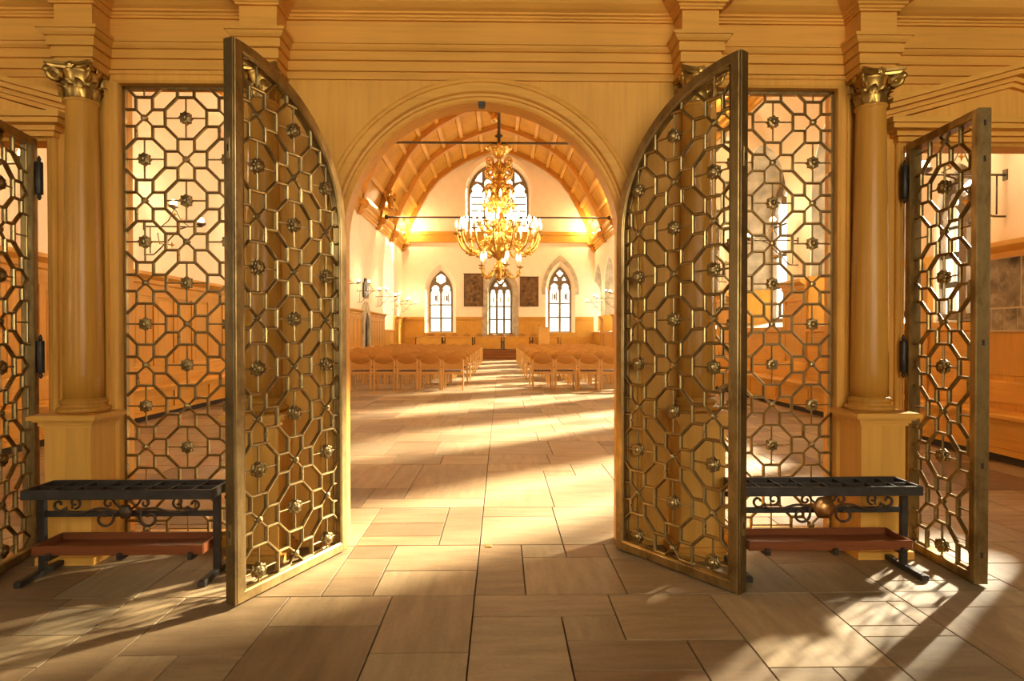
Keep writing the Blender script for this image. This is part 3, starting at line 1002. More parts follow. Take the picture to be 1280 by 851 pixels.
for (y, w, z0, zs, zt) in [GLZ(q) for q in LEFT_WIN]:
    window('pointed', w, z0, zs, zt, (XL - RD + .03, y, 0), PI / 2, 'tall pointed window at the far end of the left wall', True, False)
# stone surrounds on the far wall
for i in (1, 2):
    c, w, z0, zs, zt = FAR[i]
    e = .22 if i == 2 else .30
    zb = zs - .3 if i == 2 else z0
    sur = shape2d([pointed(c, w + 2 * e, zb, zs, zt + e * 1.5), pointed(c, w, zb - .001, zs, zt)], .04, 'xz', YB - .04)
    obj('stone_surround', sur, 'stone', wall_far)
c, w, z0, zs = UPW
obj('window_surround', shape2d([rounded(c, w + .55, z0, zs), rounded(c, w, z0 - .001, zs)], .06, 'xz', YB - .06), 'plaster', wall_far)
# upper round-headed window with four lights
c, w, z0, zs = UGL
WN[0] += 1
root = bpy.data.objects.new('window_%d' % WN[0], None)
COL.objects.link(root)
root.location = (c, YB + .42, 0)
tag(root, 'tall round-headed window high on the far wall behind the chandelier', 'window', None, 'structure')
a = w / 2
obj('frame', shape2d([rounded(0, w + .02, z0 - .01, zs), rounded(0, w - .16, z0 + .08, zs)], .12, 'xz', -.06), 'tracery', root)
head_z = zs - .10
lts = []
lw = (w - .16) / 4
for k in range(4):
    cx = -a + .08 + lw * (k + .5)
    lift = .72 if k in (1, 2) else -.05
    r = lw * .45
    hz = zs + lift
    lts.append([(cx - r * 1.1, hz - .3), (cx + r * 1.1, hz - .3), (cx + r * 1.1, hz), (cx + r * .72, hz + r * .42), (cx + r * .9, hz + r * .85), (cx + r * .55, hz + r * 1.4), (cx, hz + r * 1.7),
                (cx - r * .55, hz + r * 1.4), (cx - r * .9, hz + r * .85), (cx - r * .72, hz + r * .42), (cx - r * 1.1, hz)])
lts.append(foil(0, zs + a * .77, a * .13, 4, .48))
for s in (-1, 1):
    lts.append([(s * a * .55, zs + a * .36), (s * a * .66, zs + a * .39), (s * a * .80, zs + a * .42), (s * a * .70, zs + a * .61), (s * a * .55, zs + a * .74)])
plate = [(-a + .07, zs - .35), (a - .07, zs - .35)] + arc(0, zs, a - .07, 0, PI, 24)
obj('tracery', shape2d([plate] + lts, .08, 'xz', -.04), 'tracery', root)
for k in (1, 2, 3):
    cx = -a + .08 + lw * k
    obj('mullion', MB().box(cx - .04, cx + .04, -.06, .06, z0, zs + .3), 'tracery', root)
nz = 6
for k in range(4):
    x0_, x1_ = -a + .08 + lw * k + .04, -a + .08 + lw * (k + 1) - .04
    for j in range(nz):
        za, zb = z0 + .08 + (zs - .3 - z0) * j / nz, z0 + .08 + (zs - .3 - z0) * (j + 1) / nz
        obj('pane', MB().box(x0_, x1_, -.004, .004, za + .01, zb - .01), 'oldpane', root)
        obj('lead_bar', MB().box(x0_, x1_, -.02, .02, zb - .03, zb + .03), 'lead', root)
obj('head_pane', shape2d([[(-a + .08, zs - .2), (a - .08, zs - .2)] + arc(0, zs, a - .08, 0, PI, 20)], .006, 'xz', .0), 'oldpane', root)

# ------------------------------------------------------------------ vault
ceil_half = (XR - XL) / 2
VP = [(5.72, 6.95), (5.60, 7.40), (5.28, 8.20), (4.95, 8.82), (4.30, 10.02), (3.80, 10.62), (3.30, 11.05), (2.30, 11.70), (1.15, 12.17), (0, 12.52)]
_cum = [0.0]
for _p, _q in zip(VP, VP[1:]):
    _cum.append(_cum[-1] + math.dist(_p, _q))
def _half(u):
    """point on the right half profile, u from 0 (spring) to 1 (ridge)"""
    L = max(0.0, min(1.0, u)) * _cum[-1]
    for i in range(len(VP) - 1):
        if L <= _cum[i + 1] + 1e-9:
            f = (L - _cum[i]) / (_cum[i + 1] - _cum[i])
            return (VP[i][0] + (VP[i + 1][0] - VP[i][0]) * f, VP[i][1] + (VP[i + 1][1] - VP[i][1]) * f)
    return VP[-1]
def vault_pt(t, off=0.0):
    """t from -1 (left spring) to 1 (right spring); off = distance below the boards"""
    u = 1 - abs(t)
    x, z = _half(u)
    a, b_ = _half(u - .03), _half(u + .03)
    if u > .965:
        a, b_ = _half(.93), (0, 12.52)
    d = Vector((b_[0] - a[0], b_[1] - a[1])).normalized()
    nx, nz = -d.y, d.x                      # inward normal of the right half
    if nz > 0:
        nx, nz = -nx, -nz
    if u > .999:
        nx, nz = 0, -1
    x, z = x + nx * off, z + nz * off
    return (XC + math.copysign(x, t if t else 1), z)
NP = 16
ts = [-1 + 2 * k / NP for k in range(NP + 1)]
mb = MB()
vv, ff = [], []
for y in (0.1, YB + .1):
    for t in ts:
        x, z = vault_pt(t)
        vv.append((x, y, z))
n = len(ts)
for k in range(n - 1):
    ff.append((k, k + 1, n + k + 1, n + k))
mb.add(vv, ff)
ceiling = struct('ceiling', mb, 'pine_y', 'timber barrel vault with ribs and coffered boards', 'ceiling')
def vault_strip(t0, t1, y0, y1, o0, o1):
    """slab following the vault between two parameters, o0/o1 inward offsets"""
    p = [vault_pt(t0, o0), vault_pt(t1, o0), vault_pt(t1, o1), vault_pt(t0, o1)]
    vv = [(x, y0, z) for x, z in p] + [(x, y1, z) for x, z in p]
    return vv, [(0, 1, 2, 3), (7, 6, 5, 4), (0, 4, 5, 1), (1, 5, 6, 2), (2, 6, 7, 3), (3, 7, 4, 0)]
yr = [0.15] + RIBS
for i in range(len(yr) - 1):
    for k in range(NP):
        m_ = MB(); m_.add(*vault_strip(ts[k] + .012, ts[k + 1] - .012, yr[i] + .14, yr[i + 1] - .14, .02, .05))
        obj('vault_board', m_, 'board', ceiling)
for y in RIBS:
    m_ = MB()
    for k in range(NP):
        m_.add(*vault_strip(ts[k], ts[k + 1], y - .13, y + .13, .0, .30))
        m_.add(*vault_strip(ts[k], ts[k + 1], y - .18, y + .18, .0, .12))
    obj('rib', m_, 'rib', ceiling)
for k in range(1, NP):
    m_ = MB()
    for i in range(len(yr) - 1):
        m_.add(*vault_strip(ts[k] - .011, ts[k] + .011, yr[i] + .13, yr[i + 1] - .13, .0, .14))
    obj('purlin', m_, 'pine_y', ceiling)
# wall-plate cornice on both sides with scroll brackets at the ribs
def xprof(x, s, prof, y0, y1):
    """profile of (projection, z) run along Y on a side wall; s=+1 projects to +X"""
    mb = MB()
    n = len(prof)
    vv = [(x + s * p, y0, z) for p, z in prof] + [(x + s * p, y1, z) for p, z in prof]
    ff = [(i, (i + 1) % n, n + (i + 1) % n, n + i) for i in range(n)] + [tuple(range(n)), tuple(range(2 * n - 1, n - 1, -1))]
    if s < 0:
        ff = [f[::-1] for f in ff]
    return mb.add(vv, ff)
CORN = [(0, 6.35), (.06, 6.35), (.06, 6.47), (.10, 6.50), (.10, 6.62), (.15, 6.66), (.15, 6.80), (.22, 6.86), (.26, 6.95), (.26, 7.12), (0, 7.12)]
trims = [0]
def trim(me, mat, lab, cat='trim'):
    trims[0] += 1
    return struct('trim_%d' % trims[0], me, mat, lab, cat)
def bracket_mesh():
    mb = MB()
    pts = [(0, 0, -.30), (.10, 0, -.33), (.17, 0, -.26), (.15, 0, -.16), (.22, 0, -.06), (.34, 0, -.04), (.40, 0, .05), (.36, 0, .14), (.28, 0, .14)]
    mb.box(0, .30, -.13, .13, .02, .42)
    mb.tube(pts, [.07, .08, .09, .09, .10, .10, .10, .09, .07], 8, flat=1.5)
    mb.lathe([(.11, -.17), (.12, -.15), (.12, .15), (.11, .17)], 14, (.30, 0, .04), axis='y')
    return mb.mesh('bracket')
BRK = bracket_mesh()
BRK.materials.append(M['rib'])
for x, s, lab in ((XL, 1, 'wooden wall-plate cornice below the vault on the left'), (XR, -1, 'wooden wall-plate cornice below the vault on the right')):
    t = trim(xprof(x, s, CORN, SCR_T, YB), 'pine_y', lab)
    for y in RIBS:
        obj('bracket', BRK, None, t, (x + s * .02, y - (0.05 if y > 31 else 0), 6.62), (0, 0, 0 if s > 0 else PI))
bm0, bm1 = on_y(505, 291, YB)[2], on_y(505, 303, YB)[2]
trim(MB().box(XL, XR, YB - .22, YB, bm1, bm1 + .42).box(XL, XR, YB - .27, YB, bm1 + .42, bm0 + .05), 'pine_x', 'wooden tie beam along the top of the far wall')

# ------------------------------------------------------------------ wainscot and benches
def wains_x(x, s, y0, y1, lab, skip=()):
    t = trim(xprof(x, s, [(0, 0), (.05, 0), (.05, 2.10), (0, 2.10)], y0, y1), 'pine_z', lab, 'panelling')
    obj('cornice', xprof(x, s, [(0, 2.10), (.07, 2.10), (.07, 2.17), (.10, 2.19), (.10, 2.25), (.15, 2.28), (.19, 2.31), (.19, 2.36), (0, 2.36)], y0, y1), 'pine_y', t)
    obj('frieze_rail', xprof(x, s, [(.05, 1.98), (.075, 1.98), (.075, 2.10), (.05, 2.10)], y0, y1), 'pine_y', t)
    obj('bottom_rail', xprof(x, s, [(.05, .60), (.08, .60), (.08, .82), (.05, .84)], y0, y1), 'pine_y', t)
    pw = .62
    nn = max(1, round((y1 - y0) / pw))
    pw = (y1 - y0) / nn
    st_me = MB().box(.05 if s > 0 else -.075, .075 if s > 0 else -.05, -.055, .055, .84, 1.98).mesh('stile')
    e = (.05, .062) if s > 0 else (-.062, -.05)
    pn_me = MB().cbox(e[0] - .004, e[1], -pw / 2 + .085, pw / 2 - .085, .90, 1.92, .004).mesh('panel')
    st_me.materials.append(M['pine_z']); pn_me.materials.append(M['pine_z'])
    for k in range(nn + 1):
        obj('stile', st_me, None, t, (x, min(max(y0 + k * pw, y0 + .055), y1 - .055), 0))
    for k in range(nn):
        obj('panel', pn_me, None, t, (x, y0 + (k + .5) * pw, 0))
    return t
def bench_x(x, s, y0, y1, lab):
    t = thing('wall_bench', lab, 'bench', (0, 0, 0))
    obj('seat', xprof(x, s, [(.05, .47), (.40, .47), (.40, .505), (.37, .52), (.05, .52)], y0, y1), 'pine_y', t)
    obj('plinth', xprof(x, s, [(.05, .0), (.30, .0), (.30, .085), (.05, .085)], y0, y1), 'dark', t)  # dark strip painted for the shaded gap under the bench
    nn = max(1, round((y1 - y0) / 1.2))
    pw = (y1 - y0) / nn
    e = sorted((s * .335, s * .31))
    f = sorted((s * .31, s * .29))
    fr = MB().box(e[0], e[1], -pw / 2, pw / 2, .085, .15).box(e[0], e[1], -pw / 2, pw / 2, .41, .47).box(e[0], e[1], -pw / 2, -pw / 2 + .06, .15, .41).box(e[0], e[1], pw / 2 - .06, pw / 2, .15, .41).mesh('front_frame')
    pn = MB().box(f[0], f[1], -pw / 2 + .06, pw / 2 - .06, .15, .41).mesh('front_panel')
    fr.materials.append(M['pine_y']); pn.materials.append(M['pine_y'])
    for k in range(nn):
        c_ = (x, y0 + (k + .5) * pw, 0)
        p = obj('front_frame', fr, None, t, c_)
        obj('front_panel', pn, None, t, c_)
    return t
NI0, NI1 = 21.2, 22.7
wains_x(XL, 1, SCR_T, NI0, 'pine panelling on the near part of the left wall')
wains_x(XL, 1, NI1, 26.2, 'pine panelling left of the tall side window')
wains_x(XL, 1, 29.0, YB - .05, 'pine panelling at the far left corner')
bench_x(XL, 1, SCR_T + .3, NI0 - .2, 'long pine wall bench along the left wall')
prev = SCR_T
rsec = []
for (y, w_, *_r) in RIGHT_WIN:
    rsec.append((prev, y - w_ / 2)); prev = y + w_ / 2
rsec.append((prev, YB - .05))
for i, (y0, y1) in enumerate(rsec):
    if y1 - y0 > .3:
        wains_x(XR, -1, y0, y1, 'pine panelling on the right wall, %s section from the screen' % ORD[i])
# below-sill panelling
for i, (y, w_, *_r) in enumerate(RIGHT_WIN):
    trim(xprof(XR, -1, [(0, 0), (.05, 0), (.05, 1.38), (.09, 1.40), (.09, WZ0), (0, WZ0)], y - w_ / 2, y + w_ / 2), 'pine_y', 'pine boarding under the %s window of the right wall' % ORD[i], 'panelling')
bench_x(XR, -1, SCR_T + .3, 28.0, 'long pine wall bench along the right wall')
# far wall wainscot between the windows
def wains_back(x0, x1, lab):
    if x1 - x0 < .2: return
    t = trim(MB().box(x0, x1, YB - .05, YB, 0, 2.20), 'pine_z', lab, 'panelling')
    obj('cornice', MB().box(x0, x1, YB - .09, YB, 2.20, 2.28).box(x0, x1, YB - .15, YB, 2.28, 2.40), 'pine_x', t)
    nn = max(1, round((x1 - x0) / .95))
    pw = (x1 - x0) / nn
    for k in range(nn):
        a, b_ = x0 + k * pw, x0 + (k + 1) * pw
        obj('panel', MB().cbox(a + .10, b_ - .10, YB - .066, YB - .045, 1.15, 2.10, .005), 'pine_z', t)
        obj('panel', MB().cbox(a + .10, b_ - .10, YB - .066, YB - .045, .55, 1.05, .005), 'pine_z', t)
edges = [XL + .05, FAR[0][0] - FAR[0][1] / 2, FAR[0][0] + FAR[0][1] / 2, FAR[1][0] - FAR[1][1] / 2 - .3, FAR[1][0] + FAR[1][1] / 2 + .3, FAR[2][0] - FAR[2][1] / 2, FAR[2][0] + FAR[2][1] / 2, XR - .05]
for i, lab in enumerate(('pine panelling left of the left far window', 'pine panelling under the left tapestry', 'pine panelling under the right tapestry', 'pine panelling right of the right far window')):
    wains_back(edges[2 * i], edges[2 * i + 1], lab)

for i in (0, 2):
    trim(MB().box(FAR[i][0] - FAR[i][1] / 2, FAR[i][0] + FAR[i][1] / 2, YB - .04, YB, 0, FAR[i][2] + .02), 'pine_z', 'pine boarding under the %s window of the far wall' % ('left' if i == 0 else 'right'), 'panelling')
trim(MB().box(FAR[1][0] - FAR[1][1] / 2 - .3, FAR[1][0] + FAR[1][1] / 2 + .3, YB - .05, YB, 0, FAR[1][2]), 'stone', 'stone sill wall under the middle window of the far wall', 'sill')
trim(xprof(XL, 1, [(0, 0), (.05, 0), (.05, 1.50), (.09, 1.52), (.09, 1.60), (0, 1.60)], 26.2, 29.0), 'pine_y', 'pine boarding under the tall window of the left wall', 'panelling')
# pointed stone niche and dark epitaph on the left wall
nc = (NI0 + NI1) / 2
nt_ = thing('stone_portal', 'pointed grey stone doorway in the left panelling', 'doorway', (XL + .012, nc, 0))
obj('jamb', shape2d([pointed(0, 1.45, 0, 1.7, 2.75), pointed(0, .85, -.001, 1.6, 2.30)], .14, 'yz', .0), 'stone', nt_)
obj('niche_shade', shape2d([pointed(0, .86, 0, 1.6, 2.31)], .03, 'yz', .01), 'dark', nt_)  # dark sheet in place of the niche's shaded depth
e = thing('epitaph', 'black carved epitaph plaque above the stone doorway', 'plaque', (XL + .012, nc + .15, 2.92))
obj('tablet', shape2d([[(-.42, 0), (.42, 0), (.46, .12), (.42, .62), (.22, .70), (.14, .84), (-.14, .84), (-.22, .70), (-.42, .62), (-.46, .12)]], .07, 'yz', .0, .01), 'iron', e)
obj('relief', MB().cbox(.065, .10, -.16, .16, .30, .58, .02), 'iron', e)
obj('inscription_panel', MB().cbox(.065, .085, -.3, .3, .10, .2, .006), 'iron', e)

# ------------------------------------------------------------------ vestibule shell (behind the camera)
struct('wall_rear', shape2d([rect(XL, XR, 0, 6.2), rect(-3.8, -3.0, 1.2, 4.2), rect(-.6, 3.9, 1.2, 4.2)], .4, 'xz', -7.4), 'vest',  # out of view; openings placed and sized to light the screen from the front
       'unseen dark entrance wall with openings added to light the screen', 'wall')
struct('vestibule_baffle_left', MB().box(XL, XL + .05, -7.0, -.40, 0, 1.1).box(XL, XL + .05, -7.0, -4.3, 1.1, 5.9).box(XL, XL + .05, -2.9, -.40, 1.1, 5.9).box(XL, XL + .05, -4.3, -2.9, 3.3, 5.9), 'vest',  # unseen lining, added so the side wall bounces less light
       'unseen dark lining added on the left to cut bounce light', 'wall')
struct('vestibule_baffle_right', MB().box(XR - .05, XR, -7.0, -.40, 0, 5.9), 'vest', 'unseen dark lining added on the right to cut bounce light', 'wall')  # added out of view to make the front light more directional
tag(struct('ceiling_vestibule', MB().box(XL, XR, -7.4, 0.0, 5.9, 6.0), 'vest', 'plain timber ceiling over the entrance bay', 'ceiling'))

# ------------------------------------------------------------------ candle racks
def scroll(c, r, turns, a0, sgn, n=22):
    pts = []
    for i in range(n + 1):
        t = i / n
        a = a0 + sgn * turns * 2 * PI * t
        rr = r * (1 - .72 * t)
        pts.append((c[0] + rr * math.cos(a), c[1], c[2] + rr * math.sin(a)))
    return pts
def candle_rack(label, cx, mirror, medallion):
    W, D_, Z = 1.03, .245, .505
    r = thing('candle_rack', label, 'candle rack', (cx, -.415, 0), 0, 'iron candle racks before the screen')
    h, d = W / 2, D_ / 2
    tr = MB()
    for a in ((-h, h, -d, -d + .018), (-h, h, d - .018, d), (-h, -h + .018, -d + .018, d - .018), (h - .018, h, -d + .018, d - .018)):
        tr.cbox(a[0], a[1], a[2], a[3], Z - .052, Z, .003)
    tray = obj('tray_rim', tr, 'iron', r)
    obj('sand_bed', MB().box(-h + .018, h - .018, -d + .018, d - .018, Z - .046, Z - .034), 'ash', tray)
    nd = 8
    dv = MB().box(-.003, .003, -d + .018, d - .018, Z - .034, Z - .006).mesh('divider')
    dv.materials.append(M['iron'])
    for k in range(1, nd):
        obj('divider', dv, None, tray, (-h + W * k / nd, 0, 0))
    obj('long_divider', MB().box(-h + .018, h - .018, -.003, .003, Z - .034, Z - .006), 'iron', tray)
    for s in (-1, 1):
        x = s * (h - .030)
        obj('post', MB().cbox(x - .018, x + .018, -.016, .016, .03, Z - .05, .003), 'iron', r)
        f = obj('foot', MB().cbox(x - .020, x + .020, -.175, .155, .003, .034, .004), 'iron', r)
        obj('foot_cap', MB().cbox(x - .022, x + .022, -.185, -.165, .0, .032, .004), 'iron', f)
        obj('end_knob', MB().ball((x + s * .03, .06, Z - .085), .016, 10, 6), 'iron', r)
    obj('cross_rail', MB().cbox(-h + .035, h - .035, .0, .014, .325, .358, .003), 'iron', r)
    # wooden drip tray on its bearers
    z0, z1 = .150, .202
    wt = MB()
    th = .014
    a, b_ = h - .055, d - .005
    wt.box(-a + th, a - th, -b_ + th, b_ - th, z0, z0 + .014)
    t2 = obj('drip_tray', wt, 'mahog', r)
    for (x0, x1, y0, y1) in ((-a, a, -b_, -b_ + th), (-a, a, b_ - th, b_), (-a, -a + th, -b_ + th, b_ - th), (a - th, a, -b_ + th, b_ - th)):
        obj('tray_side', MB().cbox(x0, x1, y0, y1, z0, z1, .002), 'mahog', t2)
    for x in (-.36, .02, .40):
        obj('bearer', MB().cbox(x - .014, x + .014, -b_ - .022, b_, z0 - .022, z0, .003).cbox(x - .014, x + .014, -b_ - .022, -b_ - .004, z0 - .012, z0 + .016, .003), 'iron', r)
    # wrought scrollwork below the sand tray, on the far side
    y = -.03
    zc = Z - .125
    for s in (-1, 1):
        pts = [(s * .05, y, zc - .015)] + [(s * (.08 + .25 * t), y, zc - .012 + .014 * math.sin(t * 2 * PI)) for t in [i / 8 for i in range(9)]]
        pts += scroll((s * .372, y, zc + .022), .038, .95, PI * 1.1 if s > 0 else -PI * .1, s)
        obj('scroll', MB().tube(pts, .0075, 6), 'ironr', r)
        obj('scroll', MB().tube(scroll((s * .285, y, zc + .034), .034, 1.1, -PI / 2, -s), .0065, 6), 'ironr', r)
        obj('scroll', MB().tube([(s * .05, y, zc - .015)] + scroll((s * .125, y, zc - .055), .055, 1.0, PI * .8 if s > 0 else PI * .2, s), .0075, 6), 'ironr', r)
        obj('scroll', MB().tube([(s * .03, y, zc - .0)] + scroll((s * .10, y, zc + .030), .032, 1.1, PI if s > 0 else 0, -s), .0065, 6), 'ironr', r)
        obj('hanger', MB().tube([(s * .30, y, zc + .0), (s * .30, y, Z - .05)], .005, 6), 'ironr', r)
    if medallion:
        obj('medallion', MB().lathe([(.056, .010), (.064, .0), (.060, -.012), (.044, -.016), (.036, -.026), (.014, -.034), (.001, -.034)], 24, (0, y - .01, zc - .012), axis='y', lobes=6, amp=.05), 'copper', r)
    else:
        obj('medallion', MB().lathe([(.034, .008), (.040, .0), (.036, -.010), (.020, -.020), (.001, -.022)], 20, (0, y - .01, zc - .015), axis='y', lobes=6, amp=.1), 'ironr', r)
    return r
candle_rack('black iron candle rack with wooden drip tray left of the arch', -2.085, False, False)
candle_rack('black iron candle rack with copper medallion right of the arch', 1.835, True, True)

# ------------------------------------------------------------------ tie rods
for y, lab in ((RIBS[6], 'thin dark iron tie rod across the nave near the far wall'), (RIBS[3], 'dark iron tie rod across the nave at the chandelier crown')):
    r = thing('tie_rod', lab, 'tie rod', (XC, y, 6.84))
    obj('rod', MB().tube([(XL - XC + .45, 0, 0), (XR - XC - .45, 0, 0)], .035 if y < 20 else .04, 8), 'ironr', r)
    for s, xx in ((-1, XL - XC + .50), (1, XR - XC - .50)):
        obj('anchor', MB().lathe([(.06, -.1), (.09, -.06), (.09, .06), (.06, .1)], 10, (xx, 0, 0)), 'ironr', r)

# ------------------------------------------------------------------ chandelier
def pol(r, z, a):
    return (r * math.cos(a), r * math.sin(a), z)
CHY = RIBS[3] - .25
ch = thing('chandelier', 'large gilded brass chandelier with many lit candle bulbs over the aisle', 'chandelier', (-.05, CHY, 2.85))
def cz(y):           # photo row to height above the chandelier base
    return on_y(624, y, CHY)[2] - 2.85
top = 12.3 - 2.85
obj('hanging_rod', MB().tube([(0, 0, cz(182)), (0, 0, top)], .045, 8).lathe([(.05, 0), (.12, .03), (.12, .05), (.04, .1)], 12, (0, 0, cz(172))), 'ironr', ch)
crown = obj('crown', MB().lathe([(.05, cz(198)), (.16, cz(194)), (.30, cz(188)), (.34, cz(185)), (.22, cz(183.5)), (.06, cz(181)), (.05, cz(178))], 24, lobes=8, amp=.12), 'gilt', ch)
prof = [(.02, cz(352)), (.07, cz(350)), (.10, cz(346)), (.06, cz(343)), (.14, cz(338)), (.16, cz(334)), (.09, cz(329)), (.07, cz(324)), (.20, cz(320)), (.33, cz(313)), (.36, cz(305)), (.30, cz(298)),
        (.22, cz(293)), (.14, cz(288)), (.20, cz(282)), (.22, cz(277)), (.12, cz(270)), (.10, cz(264)), (.20, cz(257)), (.30, cz(250)), (.32, cz(247)), (.18, cz(243)), (.14, cz(237)),
        (.22, cz(231)), (.20, cz(225)), (.12, cz(220)), (.20, cz(214)), (.22, cz(208)), (.12, cz(204)), (.05, cz(201)), (.04, cz(190))]
obj('body', MB().lathe(prof, 20, lobes=10, amp=.05), 'gilt', ch)
FL = MB().lathe([(.012, 0), (.030, .05), (.034, .09), (.022, .15), (.003, .20)], 8).mesh('bulb')
FL.materials.append(M['flame'])
CN = MB().lathe([(.020, 0), (.020, .16), (.014, .165)], 8).mesh('candle')
CN.materials.append(M['candle'])
PN = MB().lathe([(.015, -.05), (.03, -.02), (.09, 0), (.11, .02), (.10, .022), (.02, .01)], 14).mesh('drip_pan')
PN.materials.append(M['gilt'])
def arm_set(n, a_off, ctrl, rad, pan, candles, name='arm'):
    me = None
    P = [Vector((p[0], 0, p[1])) for p in ctrl]
    pts = []
    for i in range(len(P) - 1):            # smooth curve through the control points
        p0, p1, p2, p3 = P[max(i - 1, 0)], P[i], P[i + 1], P[min(i + 2, len(P) - 1)]
        for q in range(5):
            t = q / 5
            pts.append(.5 * ((2 * p1) + (p2 - p0) * t + (2 * p0 - 5 * p1 + 4 * p2 - p3) * t * t + (3 * p1 - p0 - 3 * p2 + p3) * t ** 3))
    pts.append(P[-1])
    mb = MB().tube(pts, [rad * (1.25 - .45 * i / (len(pts) - 1)) for i in range(len(pts))], 7)
    i3 = len(pts) // 3
    for k in (i3, 2 * i3):                 # leaf curls on the arm
        b_ = pts[k]
        mb.tube(scroll((b_.x, 0, b_.z + .07), .07, 1.1, -PI / 2, 1, 12), rad * .7, 5)
        mb.ball((b_.x, 0, b_.z), rad * 1.9, 8, 5)
    me = mb.mesh(name)
    me.materials.append(M['gilt'])
    for k in range(n):
        a = a_off + 2 * PI * k / n
        o = obj(name, me, None, ch, (0, 0, 0), (0, 0, a))
        e = P[-1]
        obj('drip_pan', PN, None, o, (e.x, 0, e.z))
        for (dx, dy, dz) in candles:
            obj('candle', CN, None, o, (e.x + dx, dy, e.z + .01 + dz))
            obj('bulb', FL, None, o, (e.x + dx, dy, e.z + .175 + dz))
arm_set(14, .1, [(.22, cz(296)), (.40, cz(300)), (.62, cz(313)), (.84, cz(317)), (1.08, cz(308)), (1.20, cz(293))], .032, .11, [(0, 0, 0), (-.13, .10, .05), (-.13, -.10, .05)])
arm_set(10, .3, [(.16, cz(287)), (.32, cz(291)), (.50, cz(288)), (.58, cz(280))], .024, .09, [(0, 0, 0)])
arm_set(8, .1, [(.16, cz(262)), (.26, cz(265)), (.38, cz(262)), (.42, cz(257))], .020, .08, [(0, 0, 0)])
arm_set(5, .02, [(.08, cz(332)), (.22, cz(344)), (.42, cz(347)), (.56, cz(342)), (.60, cz(334))], .026, .09, [(0, 0, 0), (-.08, .07, .03)])
sc_me = MB().tube([(.10, 0, 0), (.26, 0, .05)] + scroll((.28, 0, .22), .15, 1.3, -PI / 2, 1, 16), [.028] * 19, 6).mesh('scroll_bracket')
sc_me.materials.append(M['gilt'])
for zz, n in ((cz(246), 8), (cz(226), 8), (cz(311), 10), (cz(213), 6)):
    for k in range(n):
        obj('scroll_bracket', sc_me, None, ch, (0, 0, zz), (0, 0, 2 * PI * (k + .5) / n))
for k in range(8):
    a = 2 * PI * k / 8
    obj('crown_leaf', LEAF2, None, crown, pol(.28, cz(186), a), (0, .5, a))
ld = bpy.data.lights.new('chandelier_glow', 'POINT')
ld.energy, ld.color, ld.shadow_soft_size = 220, (1.0, .76, .40), .9
lo = bpy.data.objects.new('chandelier_glow', ld)
lo.location = (0, 0, cz(282))
lo.parent = ch
COL.objects.link(lo)

# ------------------------------------------------------------------ wall sconces and cornice lamps
def sconce_proto():
    me = {}
    mb = MB().tube([(0, 0, .0), (.95, 0, .0)], .013, 6)
    mb.box(-.0, .012, -.03, .03, -.06, .06)
    me['arm'] = mb.mesh('arm')
    pts = [(.10, 0, -.46), (.16, 0, -.455), (.22, 0, -.40), (.48, 0, -.14), (.58, 0, -.04), (.68, 0, -.01)]
    me['brace'] = MB().tube(pts, .011, 6).mesh('brace')
    me['star'] = MB().tube([(.50, -.0, .30), (.62, 0, .08), (.75, 0, .0)], .008, 5).tube([(.50, 0, .30), (.40, 0, .10), (.28, 0, .0)], .008, 5).tube([(.22, 0, -.10), (.25, 0, -.28), (.45, 0, -.30)], .008, 5).mesh('finial')
    me['strut'] = MB().tube([(.10, 0, 0), (.10, 0, -.44)], .009, 5).tube([(.0, 0, -.46), (.14, 0, -.46)], .011, 5).mesh('strut')
    st_ = MB()
    sp = [(.05 * (1 if k % 2 == 0 else .35) * math.cos(PI / 4 * k), .05 * (1 if k % 2 == 0 else .35) * math.sin(PI / 4 * k)) for k in range(8)]
    st_.add([(x, -.006, z) for x, z in sp] + [(x, .006, z) for x, z in sp] + [(0, -.016, 0), (0, .016, 0)],
            [(k, (k + 1) % 8, 16) for k in range(8)] + [(8 + (k + 1) % 8, 8 + k, 17) for k in range(8)] + [((k + 1) % 8, k, 8 + k, 8 + (k + 1) % 8) for k in range(8)])
    me['gstar'] = st_.mesh('star')
    me['gstar'].materials.append(M['gilt'])
    me['pan'] = MB().lathe([(.01, -.04), (.03, -.02), (.075, 0), (.085, .03), (.02, .015)], 12).mesh('pan')
    for k in ('arm', 'brace', 'star', 'pan', 'strut'):
        me[k].materials.append(M['greyiron'])
    me['bulb'] = MB().ball((0, 0, 0), .055, 10, 6).mesh('globe')
    me['bulb'].materials.append(M['bulb'])
    return me
SM = sconce_proto()
def sconce(x, y, rz, lab):
    t = thing('wall_sconce', lab, 'wall lamp', (x, y, 3.12), rz, 'iron wall sconces of the nave')
    for k, nm in (('arm', 'arm'), ('brace', 'brace'), ('star', 'finial'), ('strut', 'strut')):
        obj(nm, SM[k], None, t)
    for dx, dz in ((.50, .20), (.36, -.26), (.45, -.30), (.62, .10)):
        obj('star', SM['gstar'], None, t, (dx, -.0, dz))
    for dx, dz in ((.92, .05), (.48, .34)):
        p = obj('lamp_pan', SM['pan'], None, t, (dx, 0, dz - .02))
        obj('lamp_globe', SM['bulb'], None, p, (0, 0, .07))
    l = bpy.data.lights.new('sconce_glow', 'POINT')
    l.energy, l.color, l.shadow_soft_size = 13, (1.0, .78, .46), .12
    o = bpy.data.objects.new('sconce_glow', l)
    o.location = (.75, 0, .42)
    o.parent = t
    COL.objects.link(o)
for i, y in enumerate(RIBS):
    yy = y if i < 8 else YB - .75
    sconce(XL, yy, 0, '%s iron sconce from the screen on the left nave wall' % ORD[i])
    sconce(XR, (2.75 if i == 0 else 3.8 + 3.6 * i), PI, '%s iron sconce from the screen on the right nave wall' % ORD[i])
UPL = MB().lathe([(.05, 0), (.07, .03), (.075, .10), (.06, .12)], 12).mesh('housing')
